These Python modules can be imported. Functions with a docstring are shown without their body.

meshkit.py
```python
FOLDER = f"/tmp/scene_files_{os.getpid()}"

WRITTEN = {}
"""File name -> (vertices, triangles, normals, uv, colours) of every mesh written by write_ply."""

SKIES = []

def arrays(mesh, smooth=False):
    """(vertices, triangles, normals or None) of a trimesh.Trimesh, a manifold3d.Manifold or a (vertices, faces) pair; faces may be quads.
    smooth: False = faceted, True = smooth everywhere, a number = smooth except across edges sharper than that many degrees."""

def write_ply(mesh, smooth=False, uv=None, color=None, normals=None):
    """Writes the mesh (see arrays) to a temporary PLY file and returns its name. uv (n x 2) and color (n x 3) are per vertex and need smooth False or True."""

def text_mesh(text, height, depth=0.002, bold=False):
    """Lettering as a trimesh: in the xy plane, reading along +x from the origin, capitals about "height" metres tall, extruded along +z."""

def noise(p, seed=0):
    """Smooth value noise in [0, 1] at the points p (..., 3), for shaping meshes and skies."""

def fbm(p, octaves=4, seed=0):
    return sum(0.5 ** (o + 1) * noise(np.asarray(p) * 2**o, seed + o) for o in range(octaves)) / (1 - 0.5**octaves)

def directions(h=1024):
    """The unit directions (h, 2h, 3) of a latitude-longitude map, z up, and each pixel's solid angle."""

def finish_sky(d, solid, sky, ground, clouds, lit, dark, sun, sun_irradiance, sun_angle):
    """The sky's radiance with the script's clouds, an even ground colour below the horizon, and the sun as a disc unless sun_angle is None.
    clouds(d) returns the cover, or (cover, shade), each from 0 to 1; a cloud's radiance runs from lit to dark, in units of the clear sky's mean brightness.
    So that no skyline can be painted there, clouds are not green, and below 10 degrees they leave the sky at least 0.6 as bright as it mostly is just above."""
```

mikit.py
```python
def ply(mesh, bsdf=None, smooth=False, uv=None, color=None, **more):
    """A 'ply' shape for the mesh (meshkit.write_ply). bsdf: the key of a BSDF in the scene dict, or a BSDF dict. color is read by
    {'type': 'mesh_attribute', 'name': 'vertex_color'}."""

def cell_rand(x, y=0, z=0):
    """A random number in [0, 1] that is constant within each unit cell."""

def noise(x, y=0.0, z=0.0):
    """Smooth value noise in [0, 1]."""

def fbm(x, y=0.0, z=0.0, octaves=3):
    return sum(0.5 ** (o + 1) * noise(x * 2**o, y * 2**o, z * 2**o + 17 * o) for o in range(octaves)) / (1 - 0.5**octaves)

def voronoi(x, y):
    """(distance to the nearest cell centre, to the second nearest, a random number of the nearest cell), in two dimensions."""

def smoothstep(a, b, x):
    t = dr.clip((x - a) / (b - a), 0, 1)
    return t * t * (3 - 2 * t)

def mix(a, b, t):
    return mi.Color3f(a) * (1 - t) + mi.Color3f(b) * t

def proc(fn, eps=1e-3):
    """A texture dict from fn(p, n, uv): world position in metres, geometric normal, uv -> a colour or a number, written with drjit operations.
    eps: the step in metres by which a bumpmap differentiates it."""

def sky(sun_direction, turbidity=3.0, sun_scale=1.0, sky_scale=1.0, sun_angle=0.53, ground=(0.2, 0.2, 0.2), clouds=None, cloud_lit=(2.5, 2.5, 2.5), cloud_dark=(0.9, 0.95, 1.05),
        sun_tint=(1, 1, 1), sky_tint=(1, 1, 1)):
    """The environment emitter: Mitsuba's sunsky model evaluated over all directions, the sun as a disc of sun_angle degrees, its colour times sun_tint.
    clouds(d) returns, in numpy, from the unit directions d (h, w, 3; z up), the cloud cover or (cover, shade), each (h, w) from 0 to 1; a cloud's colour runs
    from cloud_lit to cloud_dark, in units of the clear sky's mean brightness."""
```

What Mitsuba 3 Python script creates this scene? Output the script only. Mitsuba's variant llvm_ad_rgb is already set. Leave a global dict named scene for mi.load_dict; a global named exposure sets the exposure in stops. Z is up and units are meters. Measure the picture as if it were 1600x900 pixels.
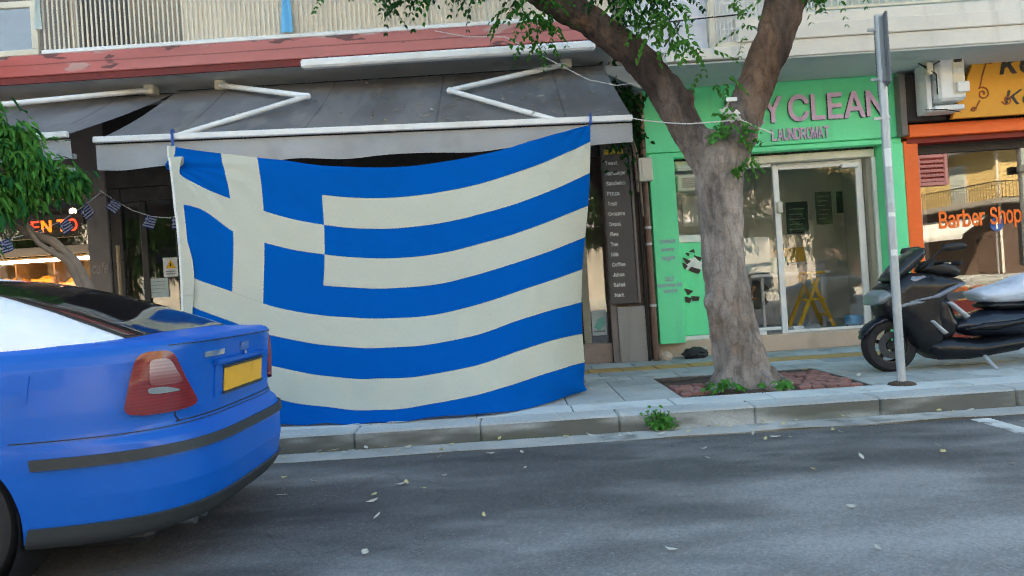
import math, random
import numpy as np
import trimesh, shapely
from shapely.geometry import Polygon, Point
from scipy.interpolate import RectBivariateSpline
from scipy.spatial import Delaunay
import manifold3d as m3
import drjit as dr
import mitsuba as mi
import mikit, meshkit
from mikit import proc, noise, fbm, voronoi, smoothstep, mix, cell_rand

T = mi.ScalarTransform4f
scene, labels = {}, {}
rng = random.Random(7)
nrg = np.random.default_rng(7)

# ------------------------------------------------------------------ camera, sky, exposure
ROLL = math.radians(3.75)
CAM_Z = 1.14
scene['camera'] = {'type': 'perspective', 'fov': 69.64, 'fov_axis': 'x', 'near_clip': 0.05, 'far_clip': 500.0,
                   'to_world': T().look_at(origin=[0, 0, CAM_Z], target=[0, 1, CAM_Z], up=[math.sin(ROLL), 0, math.cos(ROLL)])}
scene['sky'] = mikit.sky([-0.42, 0.72, 0.62], turbidity=3, ground=(0.12, 0.12, 0.12), sky_tint=(1.16, 1.02, 0.80))
exposure = 4.45


# ------------------------------------------------------------------ helpers
def numbered(k):
    if k not in scene and k not in USED:
        USED.add(k); return k
    i = 1
    while f'{k}_{i:03d}' in scene or f'{k}_{i:03d}' in USED:
        i += 1
    k = f'{k}_{i:03d}'; USED.add(k)
    return k
USED = set()


def tag(key, label=None, cat=None, group=None, kind=None):
    d = labels.setdefault(key, {})
    for a, b in (('label', label), ('category', cat), ('group', group), ('kind', kind)):
        if b: d[a] = b
    return key


def thing(name, label, cat, group=None):
    return tag(numbered(name), label, cat, group)


def add(name, mesh, mat, parent=None, smooth=False, label=None, cat=None, group=None, kind=None, **kw):
    k = numbered(name if parent is None else parent + '__' + name)
    scene[k] = mikit.ply(mesh, mat, smooth=smooth, **kw)
    if label or cat or group or kind: tag(k, label, cat, group, kind)
    return k


def join(ms):
    return trimesh.util.concatenate([m for m in ms if m is not None])


def box(x0, x1, y0, y1, z0, z1, b=0.0):
    """A box with chamfered edges of width b."""
    if b <= 0:
        m = trimesh.creation.box(extents=(x1 - x0, y1 - y0, z1 - z0))
        m.apply_translation(((x0 + x1) / 2, (y0 + y1) / 2, (z0 + z1) / 2))
        return m
    b = min(b, (x1 - x0) * .45, (y1 - y0) * .45, (z1 - z0) * .45)
    pts = []
    for sx in (0, 1):
        for sy in (0, 1):
            for sz in (0, 1):
                c = np.array([(x0, x1)[sx], (y0, y1)[sy], (z0, z1)[sz]], float)
                s = np.array([1 - 2 * sx, 1 - 2 * sy, 1 - 2 * sz]) * b
                for k in range(3):
                    q = c + s; q[k] = c[k]
                    pts.append(q)
    return trimesh.convex.convex_hull(np.array(pts))


def tube(pts, radii, n=10, cap=True):
    p = np.asarray(pts, float)
    r = np.broadcast_to(np.asarray(radii, float), (len(p),))
    t = np.gradient(p, axis=0)
    t /= np.linalg.norm(t, axis=1, keepdims=True) + 1e-12
    a = np.cross(t[0], [0.3, 0.2, 0.93]); a /= np.linalg.norm(a)
    V = []
    ang = np.arange(n) * 2 * np.pi / n
    for i in range(len(p)):
        a = a - t[i] * (a @ t[i]); a /= np.linalg.norm(a) + 1e-12
        b = np.cross(t[i], a)
        V.append(p[i] + r[i] * (np.cos(ang)[:, None] * a + np.sin(ang)[:, None] * b))
    V = np.vstack(V); F = []
    for i in range(len(p) - 1):
        for k in range(n):
            A, B, C, D = i * n + k, i * n + (k + 1) % n, (i + 1) * n + (k + 1) % n, (i + 1) * n + k
            F += [[A, B, C], [A, C, D]]
    if cap:
        V = np.vstack([V, p[0], p[-1]]); c0, c1 = len(V) - 2, len(V) - 1
        for k in range(n):
            F += [[c0, (k + 1) % n, k], [c1, (len(p) - 1) * n + k, (len(p) - 1) * n + (k + 1) % n]]
    return trimesh.Trimesh(V, F, process=False)


def bar(p, q, w, d=None, up=(0, 0, 1)):
    """A rectangular bar from p to q, w across, d deep."""
    p, q = np.array(p, float), np.array(q, float)
    t = (q - p); L = np.linalg.norm(t); t /= L
    s = np.cross(t, up); s /= np.linalg.norm(s) + 1e-12
    u = np.cross(s, t); d = w if d is None else d
    m = box(-w / 2, w / 2, -d / 2, d / 2, 0, L, min(w, d) * .12)
    M = np.eye(4); M[:3, 0], M[:3, 1], M[:3, 2], M[:3, 3] = s, np.cross(t, s), t, p
    m.apply_transform(M)
    return m


def grid(V, flip=False):
    """A mesh of an (a, b, 3) array of points."""
    a, b = V.shape[:2]
    i = np.arange(a * b).reshape(a, b)
    A, B, C, D = i[:-1, :-1].ravel(), i[:-1, 1:].ravel(), i[1:, 1:].ravel(), i[1:, :-1].ravel()
    F = np.vstack([np.stack([A, B, C], 1), np.stack([A, C, D], 1)])
    return trimesh.Trimesh(V.reshape(-1, 3), F[:, ::-1] if flip else F, process=False)


def sheet(V, th):
    """A grid of points as a closed skin of thickness th (offset along its normals)."""
    m = grid(V); n = np.array(m.vertex_normals).reshape(V.shape)
    top, bot = V + n * th * .5, V - n * th * .5
    e = [(top[0], bot[0]), (top[-1], bot[-1]), (top[:, 0], bot[:, 0]), (top[:, -1], bot[:, -1])]
    return join([grid(top), grid(bot, True)] + [grid(np.stack(p)) for p in e])


def prism(poly, y0, y1):
    """Extrudes a polygon given in (x, z) from y0 to y1."""
    m = trimesh.creation.extrude_polygon(poly if isinstance(poly, Polygon) else Polygon(poly), y1 - y0, engine='earcut')
    v = np.array(m.vertices)
    return trimesh.Trimesh(np.stack([v[:, 0], y1 - v[:, 2], v[:, 1]], 1), m.faces, process=False)


def front_text(s, x, y, z, h, w=None, depth=0.004, bold=False, slant=0.0):
    """Lettering that faces the street: left end x, baseline z, its back at y."""
    m = meshkit.text_mesh(s, h, depth, bold)
    v = np.array(m.vertices)
    if w: v[:, 0] *= w / (v[:, 0].max() - v[:, 0].min())
    v[:, 0] -= v[:, 0].min()
    v = np.stack([x + v[:, 0] + slant * v[:, 1], y - v[:, 2], z + v[:, 1]], 1)
    return trimesh.Trimesh(v, m.faces, process=False)


def inflate(pts, t, y, step=0.02, R=0.09, rnd=0.02, flat=0.35):
    """A cushion-like panel from a side outline in (x, z): half thickness t, thinning to flat*t at its edge."""
    P = Polygon(pts).buffer(rnd).buffer(-2 * rnd).buffer(rnd)
    if P.geom_type != 'Polygon': P = max(P.geoms, key=lambda g: g.area)
    L = P.exterior.length; n = int(L / step)
    B = np.array([P.exterior.interpolate(i * L / n).coords[0] for i in range(n)])
    x0, z0, x1, z1 = P.bounds
    gx, gz = np.meshgrid(np.arange(x0, x1, step), np.arange(z0, z1, step))
    q = np.stack([gx.ravel(), gz.ravel()], 1)
    pin = shapely.contains_xy(P.buffer(-step * .5), q[:, 0], q[:, 1])
    q = np.vstack([B, q[pin]])
    tri = Delaunay(q).simplices
    c = q[tri].mean(1)
    tri = tri[shapely.contains_xy(P, c[:, 0], c[:, 1])]
    a, b, d = q[tri[:, 0]], q[tri[:, 1]], q[tri[:, 2]]
    neg = ((b - a)[:, 0] * (d - a)[:, 1] - (b - a)[:, 1] * (d - a)[:, 0]) < 0
    tri[neg] = tri[neg][:, ::-1]
    dist = shapely.distance(P.exterior, shapely.points(q))
    e = np.clip(dist / R, 0, 1)
    hgt = t * (flat + (1 - flat) * np.sqrt(np.clip(1 - (1 - e) ** 2, 0, 1)))
    near = np.stack([q[:, 0], y - hgt, q[:, 1]], 1); far = np.stack([q[:, 0], y + hgt, q[:, 1]], 1)
    N = len(q); F = [tri, tri[:, ::-1] + N]
    i = np.arange(n); j = (i + 1) % n
    F += [np.stack([i, i + N, j + N], 1), np.stack([i, j + N, j], 1)]
    m = trimesh.Trimesh(np.vstack([near, far]), np.vstack(F), process=False)
    m.fix_normals()
    return m


def revolve_y(profile, c, n=40):
    """Turns a (radius, y) profile about the y axis through c."""
    a = np.linspace(0, 2 * np.pi, n + 1)
    pr_ = np.asarray(profile, float)
    V = np.stack([np.stack([c[0] + pr_[:, 0] * math.cos(t), c[1] + pr_[:, 1], c[2] + pr_[:, 0] * math.sin(t)], 1) for t in a])
    m = grid(V); m.merge_vertices(); m.fix_normals()
    return m


# ------------------------------------------------------------------ materials
def M(name, base, rough=0.6, metallic=0.0, spec=0.4, bump=None, bump_scale=1.0, eps=1e-3, **kw):
    c = base if isinstance(base, dict) else {'type': 'rgb', 'value': list(base)}
    b = {'type': 'principled', 'base_color': c, 'roughness': rough, 'metallic': metallic, 'specular': spec, **kw}
    if bump is not None:
        b = {'type': 'bumpmap', 'arbitrary': proc(bump, eps), 'scale': bump_scale, 'bsdf': b}
    scene[name] = {'type': 'twosided', 'bsdf': b}
    return name


def grime(c, amp=0.25, s=1.3, fine=40.0, dirt=(0.07, 0.065, 0.055), dirt_amount=0.25):
    """A base colour with soft tone changes, fine grain and worn dirty patches."""
    def fn(p, n, uv):
        a = fbm(p.x * s, p.y * s, p.z * s, 4)
        f = noise(p.x * fine, p.y * fine, p.z * fine)
        k = 1 + amp * (a - 0.5) * 2 + amp * .35 * (f - 0.5)
        d = smoothstep(.55, .8, fbm(p.x * s * 2.3 + 9, p.y * s * 2.3, p.z * s * 1.1, 4)) * dirt_amount
        return mix(mi.Color3f(*c) * k, mi.Color3f(*dirt), d)
    return proc(fn)


def asphalt_fn(p, n, uv):
    big = fbm(p.x * .5 + 3, p.y * 1.3, 0, 4)
    mid = fbm(p.x * 1.5, p.y * 3.6, 3, 5)
    worn = smoothstep(.36, .72, big * .6 + mid * .4)
    g = noise(p.x * 90, p.y * 90); g2 = noise(p.x * 240, p.y * 240, 5)
    spot = smoothstep(.84, .92, noise(p.x * 120, p.y * 120, 8))
    tone = (0.082 + .175 * worn + .12 * smoothstep(4.2, 2.5, p.y + 1.6 * big - .18 * p.x - .4)) * (.74 + .30 * g + .22 * g2) + spot * .07
    oil = smoothstep(.58, .74, fbm(p.x * .8 + 20, p.y * 1.8, 1, 4))
    d, d2, r = voronoi(p.x * .8 + .35 * fbm(p.x * 3, p.y * 3, 0, 3), p.y * .8 + .35 * fbm(p.x * 3, p.y * 3, 9, 3))
    crack = smoothstep(.016, .004, d2 - d) * smoothstep(.55, .62, fbm(p.x * .7 + 7, p.y * .7, 4, 2))
    tone = tone * (1 - .45 * oil) * (1 - .22 * crack)
    return mi.Color3f(tone * 1.0, tone, tone * .99)
M('asphalt', proc(asphalt_fn), 0.62, spec=0.42, bump=lambda p, n, uv: noise(p.x * 110, p.y * 110) + .5 * noise(p.x * 260, p.y * 260), bump_scale=0.0035)


def kerb_fn(p, n, uv):
    a = fbm(p.x * 1.6, p.y * 4, p.z * 6, 4)
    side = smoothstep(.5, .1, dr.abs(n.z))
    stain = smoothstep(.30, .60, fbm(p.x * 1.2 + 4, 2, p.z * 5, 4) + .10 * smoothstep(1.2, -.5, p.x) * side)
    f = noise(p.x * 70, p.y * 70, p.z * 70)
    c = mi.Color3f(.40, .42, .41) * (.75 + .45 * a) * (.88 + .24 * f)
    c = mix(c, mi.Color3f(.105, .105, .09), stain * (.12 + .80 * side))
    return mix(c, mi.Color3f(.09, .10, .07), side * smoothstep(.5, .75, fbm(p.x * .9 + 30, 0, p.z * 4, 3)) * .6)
M('kerb_stone', proc(kerb_fn), 0.8, spec=0.3, bump=lambda p, n, uv: fbm(p.x * 30, p.y * 30, p.z * 30, 3), bump_scale=0.008)
M('gutter_concrete', grime((.34, .34, .32), .35, 2.2, 60, (.08, .08, .07), .6), 0.85, spec=0.2, bump=lambda p, n, uv: fbm(p.x * 25, p.y * 40, p.z * 30, 3), bump_scale=0.01)
for i_, c_ in enumerate([(.35, .375, .36), (.30, .32, .305), (.40, .425, .405)]):
    M(f'tile_grey_{i_}', grime(c_, .3, 2.6, 55, (.09, .09, .085), .45), 0.72, spec=0.35)
M('border_slab', grime((.47, .50, .49), .22, 2.0, 60, (.14, .14, .13), .4), 0.75, spec=0.3)
M('tactile_ochre', grime((.42, .27, .10), .3, 3, 60, (.16, .14, .11), .5), 0.75, spec=0.3)
M('red_paver', grime((.27, .14, .12), .35, 5, 60, (.10, .08, .07), .5), 0.8, spec=0.25)
M('joint_earth', grime((.10, .095, .085), .4, 6), 0.95, spec=0.1)
M('soil', grime((.09, .07, .055), .5, 9), 0.95, spec=0.1, bump=lambda p, n, uv: fbm(p.x * 30, p.y * 30, 0, 3), bump_scale=0.03)
M('road_paint', grime((.55, .55, .53), .3, 6, 80, (.12, .12, .12), .8), 0.7)


def plaster(c, amp=.14, d=.3):
    def fn(p, n, uv):
        a = fbm(p.x * .9, p.y * .9, p.z * .9, 4)
        run = fbm(p.x * 7, 3, p.z * .45, 4)
        f = noise(p.x * 60, p.y * 60, p.z * 60)
        k = 1 + amp * (a - .5) * 2 + .06 * (f - .5)
        return mix(mi.Color3f(*c) * k, mi.Color3f(.15, .135, .11), smoothstep(.52, .75, run) * d)
    return proc(fn)
M('plaster_beige', plaster((.50, .40, .30)), 0.9, spec=0.2)
M('plaster_cream', plaster((.70, .67, .60), .1, .2), 0.9, spec=0.2)
M('plaster_white', plaster((.66, .68, .74), .06, .1), 0.85, spec=0.2)
M('plaster_grey', plaster((.30, .29, .27), .15, .35), 0.9, spec=0.2)
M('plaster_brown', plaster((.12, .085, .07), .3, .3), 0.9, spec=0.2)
M('plaster_far', plaster((.42, .40, .36), .1, .18), 0.9, spec=0.2)
M('plaster_yellow', plaster((.66, .50, .22), .1, .18), 0.9, spec=0.2)
M('soffit_paint', grime((.50, .54, .53), .12, 1.2, 30, (.2, .2, .19), .2), 0.9, spec=0.2)
M('soffit_dark', grime((.48, .48, .46), .2, 1.5, 30), 0.9, spec=0.2)


def red_fn(p, n, uv):
    a = fbm(p.x * 1.1, p.y, p.z * 5, 4)
    peel = smoothstep(.60, .68, fbm(p.x * 2.2 + 5, p.y * 3, p.z * 7, 5))
    spot = smoothstep(.66, .72, fbm(p.x * 3.1 + 40, 1, p.z * 8, 4))
    line = smoothstep(.012, .0, dr.abs(p.z - 3.885 - .015 * noise(p.x * 2)))
    fade = smoothstep(-5.5, -2.5, p.x + 1.2 * a)
    c = mix(mi.Color3f(.45, .10, .085), mi.Color3f(.45, .17, .16), fade) * (.78 + .44 * a)
    c = mix(c, mi.Color3f(.50, .40, .36), peel * .6)
    return mix(mix(c, mi.Color3f(.05, .045, .05), spot * .75), mi.Color3f(.12, .04, .04), line * .6)
M('red_fascia', proc(red_fn), 0.8, spec=0.25)
M('red_lip', grime((.16, .028, .026), .3, 2), 0.75)
M('white_metal', grime((.74, .76, .76), .10, 2.0, 30, (.35, .32, .27), .25), 0.45)
M('cream_metal', grime((.66, .62, .50), .12, 2.0, 30, (.3, .27, .2), .3), 0.5)


def awning_fn(p, n, uv):
    a = fbm(p.x * 1.3, p.y * 1.3, 0, 4)
    stain = smoothstep(.5, .75, fbm(p.x * 2.5, p.y * 1.2, 7, 4))
    c = mi.Color3f(.225, .225, .235) * (.80 + .42 * a)
    c = mix(c, mi.Color3f(.15, .14, .13), stain * .5)
    fx = p.x / 1.25 - dr.floor(p.x / 1.25)
    c = c * (1 - .35 * smoothstep(.010, .004, dr.abs(fx - .5)))
    c = mix(c, mi.Color3f(.36, .34, .31), smoothstep(.58, .72, fbm(p.x * 4.5, p.y * 1.5, 11, 4)) * .3)
    return c
scene['awning_cloth'] = {'type': 'principledthin', 'base_color': proc(awning_fn), 'roughness': 0.85, 'diff_trans': 0.75, 'spec_trans': 0.0}
M('valance_cloth', grime((.36, .375, .39), .15, 1.6, 50, (.2, .2, .2), .3), 0.9, spec=0.2)


def flag_fn(p, n, uv):
    u, v = uv.x, uv.y
    row = dr.floor(v)
    white = (row - 2 * dr.floor(row / 2)) > .5
    cant = (u < 5) & (v < 5)
    cross = ((u > 2) & (u < 3)) | ((v > 2) & (v < 3))
    white = dr.select(cant, cross, white) | (u < 0)
    f = noise(p.x * 130, p.y * 20, p.z * 130)
    a = fbm(p.x * 1.4, p.y, p.z * 1.4, 3)
    k = .93 + .08 * f + .10 * (a - .5)
    dv = dr.abs(v - dr.round(v))
    k = k * (1 - .14 * smoothstep(.035, .01, dv) * dr.select(cant, 0.0, 1.0))
    blue = mi.Color3f(.002, .110, .46) * k
    wh = mi.Color3f(.60, .605, .50) * k
    return dr.select(white, wh, blue)
scene['flag_cloth'] = {'type': 'principledthin', 'base_color': proc(flag_fn), 'roughness': 0.75, 'diff_trans': 0.3, 'spec_trans': 0.0, 'sheen': 0.2}
M('flag_white_tape', grime((.70, .70, .66), .1, 3), 0.85)
M('string_blue', (.03, .08, .30), 0.8)


def bunting_fn(p, n, uv):
    u, v = uv.x, uv.y
    row = dr.floor(v * 9)
    white = (row - 2 * dr.floor(row / 2)) > .5
    cant = (u < .38) & (v < 5 / 9)
    cross = (dr.abs(u - .19) < .04) | (dr.abs(v - 2.5 / 9) < .055)
    white = dr.select(cant, cross, white)
    return dr.select(white, mi.Color3f(.36, .37, .42), mi.Color3f(.02, .045, .17))
scene['bunting_paper'] = {'type': 'principledthin', 'base_color': proc(bunting_fn), 'roughness': 0.7, 'diff_trans': 0.3, 'spec_trans': 0.0}

M('green_panel', plaster((.15, .78, .37), .05, .10), 0.5, spec=0.4)
M('lilac_letter', grime((.58, .42, .62), .08, 3), 0.5)
M('letter_edge', (.05, .05, .06), 0.6)
M('small_lilac', (.36, .30, .48), 0.6)
M('orange_paint', grime((.85, .145, .02), .1, 1.6, 30, (.3, .06, .02), .25), 0.45)
M('orange_dark', grime((.22, .022, .012), .2, 2), 0.6)
M('orange_vinyl', (.95, .19, .02), 0.5)
M('ochre_sign', grime((.70, .33, .025), .14, 1.4, 20, (.35, .10, .02), .3), 0.5)
M('sign_ink', (.045, .035, .03), 0.6)
M('scroll_ink', (.33, .09, .03), 0.6)
M('menu_grey', grime((.085, .078, .076), .15, 2), 0.6)
M('menu_white', (.62, .62, .60), 0.7)
M('menu_yellow', (.66, .48, .02), 0.7)
M('black_frame', grime((.012, .012, .014), .3, 3), 0.4)
M('dark_board', grime((.03, .024, .022), .4, 3), 0.6)
M('brown_frame', grime((.17, .14, .125), .15, 2), 0.6)
M('taupe_post', grime((.19, .165, .155), .12, 2), 0.7)
M('wood_handle', grime((.42, .30, .17), .2, 6), 0.5)
M('olive_frame', grime((.28, .26, .20), .2, 3), 0.6)
M('alu_white', grime((.74, .75, .73), .06, 2), 0.35)
M('beige_sill', grime((.55, .42, .31), .15, 2, 50, (.25, .19, .14), .3), 0.75)
M('marble_brown', grime((.26, .20, .165), .3, 4), 0.4)
M('vent_pink', grime((.58, .26, .235), .08, 2), 0.55)
M('rust_pipe', grime((.17, .10, .07), .4, 5, 40, (.25, .22, .19), .6), 0.7)
M('galvanised', grime((.42, .45, .47), .12, 5, 60, (.25, .27, .28), .3), 0.42, metallic=0.35)
M('sign_back', grime((.10, .11, .12), .2, 4), 0.5)
M('paper_white', grime((.72, .74, .72), .06, 4), 0.8)
M('paper_mint', grime((.48, .56, .54), .08, 4), 0.8)
M('screen_cloth', plaster((.80, .73, .62), .25, .35), 0.9, spec=0.2)
M('paper_dim', (.30, .27, .25), 0.8)
M('ink_grey', (.22, .24, .24), 0.8)
M('sign_yellow', (.75, .42, .02), 0.6)
M('black_plastic', (.018, .018, .02), 0.45)
M('cable_white', (.60, .60, .58), 0.6)
M('cable_black', (.02, .02, .02), 0.6)
M('room_wall', grime((.72, .75, .68), .06, 1), 0.8)
M('room_floor', grime((.40, .42, .40), .1, 2), 0.4)
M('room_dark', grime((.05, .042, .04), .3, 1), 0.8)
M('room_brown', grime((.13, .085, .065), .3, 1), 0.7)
M('room_warm', grime((.42, .27, .15), .2, 1.5), 0.7)
M('table_white', (.72, .75, .75), 0.4)
M('yellow_paint', grime((.62, .38, .02), .15, 5), 0.45)
M('poster_blue', (.035, .05, .10), 0.5)
M('poster_grey', (.17, .18, .17), 0.5)
M('sky_blue', (.12, .42, .72), 0.5)
M('mint_plastic', (.16, .46, .40), 0.4)
M('washer_white', (.66, .68, .68), 0.3)
M('chair_brown', (.22, .11, .05), 0.5)


def pastry_fn(p, n, uv):
    a = fbm(p.x * 22, p.y * 22, p.z * 22, 3)
    return mix(mi.Color3f(.62, .19, .012), mi.Color3f(.80, .36, .03), a)
M('pastry', proc(pastry_fn), 0.5)
scene['glass_pane'] = {'type': 'thindielectric', 'int_ior': 1.52}
M('screen_smoke', (.02, .022, .025), 0.08, spec=0.6)


def bark_fn(p, n, uv):
    a = fbm(p.x * 6, p.y * 6, p.z * 1.8, 4)
    ridge = fbm(p.x * 26, p.y * 26, p.z * 7, 4)
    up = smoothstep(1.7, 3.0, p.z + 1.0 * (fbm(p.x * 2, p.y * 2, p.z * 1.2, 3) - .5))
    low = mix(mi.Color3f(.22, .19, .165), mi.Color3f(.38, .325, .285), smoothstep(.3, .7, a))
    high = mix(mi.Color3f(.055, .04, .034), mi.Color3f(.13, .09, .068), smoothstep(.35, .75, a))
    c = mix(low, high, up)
    tan = smoothstep(.60, .72, fbm(p.x * 2.6 + 3, p.y * 2.6, p.z * 1.5 + 8, 3))
    c = mix(c, mi.Color3f(.26, .15, .085), tan * .4)
    fine = noise(p.x * 60, p.y * 60, p.z * 150)
    crack = smoothstep(.08, .0, dr.abs(fbm(p.x * 19, p.y * 19, p.z * 5, 4) - .5))
    return c * (.60 + .68 * ridge) * (.84 + .32 * fine) * (1 - .26 * crack)
M('bark', proc(bark_fn), 0.92, spec=0.15, bump=lambda p, n, uv: fbm(p.x * 34, p.y * 34, p.z * 9, 4), bump_scale=0.05)
M('thin_bark', grime((.22, .17, .13), .3, 8), 0.85)
for nm_, c_ in dict(leaf_green=(.045, .15, .025), leaf_light=(.085, .22, .04), leaf_dark=(.02, .07, .02), leaf_deep=(.03, .13, .04), leaf_bright=(.10, .30, .06), leaf_far=(.016, .04, .012), leaf_far_dark=(.010, .022, .008)).items():
    scene[nm_] = {'type': 'principledthin', 'base_color': {'type': 'rgb', 'value': list(c_)}, 'roughness': 0.42, 'spec_trans': 0.0, 'diff_trans': 0.7}
M('dry_leaf', grime((.50, .44, .22), .35, 14), 0.8)
M('pale_leaf', grime((.48, .47, .41), .2, 14), 0.8)

M('taxi_blue', (.0005, .10, .48), 0.3, spec=0.25, clearcoat=0.7, clearcoat_gloss=0.93)
M('taxi_white', (.80, .82, .83), 0.3, spec=0.5, clearcoat=1.0, clearcoat_gloss=0.95)
M('tinted_glass', (.012, .010, .010), 0.04, spec=0.9)
M('trim_grey', (.035, .04, .043), 0.55)
M('tyre_rubber', (.02, .02, .021), 0.8)
M('rim_silver', (.45, .46, .47), 0.3, metallic=0.8)
M('chrome', (.72, .72, .72), 0.15, metallic=1.0)
M('lens_red', proc(lambda p, n, uv: mi.Color3f(.17, .004, .009) * (.88 + .24 * smoothstep(-.2, .6, dr.sin(p.z * 420)))) , 0.1, spec=0.6, clearcoat=1.0)
M('lens_clear', proc(lambda p, n, uv: mix(mi.Color3f(.20, .05, .05), mi.Color3f(.40, .27, .26), smoothstep(.84, .91, p.z)) * (.9 + .2 * smoothstep(-.2, .6, dr.sin(p.z * 420)))) , 0.1, spec=0.6, clearcoat=1.0)
M('lens_amber', (.70, .28, .04), 0.1, spec=0.6, clearcoat=1.0)
M('plate_yellow', grime((.78, .42, .02), .05, 4), 0.45)
M('scooter_black', (.006, .007, .010), 0.28, spec=0.3, clearcoat=0.5, clearcoat_gloss=0.95)
M('scooter_blue', (.010, .014, .026), 0.25, spec=0.4, clearcoat=0.7, clearcoat_gloss=0.95)
M('scooter_grey', (.20, .23, .29), 0.3, metallic=0.3, clearcoat=0.6)
M('headlight_glass', (.17, .20, .215), 0.08, spec=0.7, clearcoat=1.0)
M('seat_cover', grime((.56, .63, .74), .06, 3), 0.4, bump=lambda p, n, uv: fbm(p.x * 9, p.y * 9, p.z * 9, 3), bump_scale=0.02)

# ================================================================== GROUND
KT = 0.14                                  # pavement height above the road
gx = np.linspace(-150, 150, 2); gy = np.array([-150.0, 5.24])
add('road', grid(np.stack(list(np.meshgrid(gx, gy)) + [np.zeros((2, 2))], -1)), 'asphalt', kind='structure', label='worn grey asphalt road with paler polished patches')
# gutter strip with a ragged edge
xs = np.linspace(-14, 14, 281)
edge = 5.27 + .07 * (meshkit.fbm(np.stack([xs * 1.3, xs * 0, xs * 0], 1), 4) - .5) * 2 + .03 * np.sin(xs * .9)
V = np.stack([np.stack([xs, edge, xs * 0 + .004], 1), np.stack([xs, xs * 0 + 5.40, xs * 0 + .012], 1), np.stack([xs, xs * 0 + 5.53, xs * 0 + .006], 1)])
add('gutter', grid(V), 'gutter_concrete', smooth=True, kind='structure', label='pale concrete gutter strip along the kerb')
# kerb: one stone after another
tag(numbered('kerb'), 'worn grey kerb of long stones along the pavement edge', kind='structure')
x = -9.0
while x < 9.5:
    L = .93 + .14 * rng.random()
    dz, dy = .004 * (rng.random() - .5), .006 * (rng.random() - .5)
    m = box(x + .002, x + L - .002, 5.515 + dy, 5.785, -.12, KT + dz, .014)
    add('stone', m, 'kerb_stone', 'kerb')
    x += L
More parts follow.
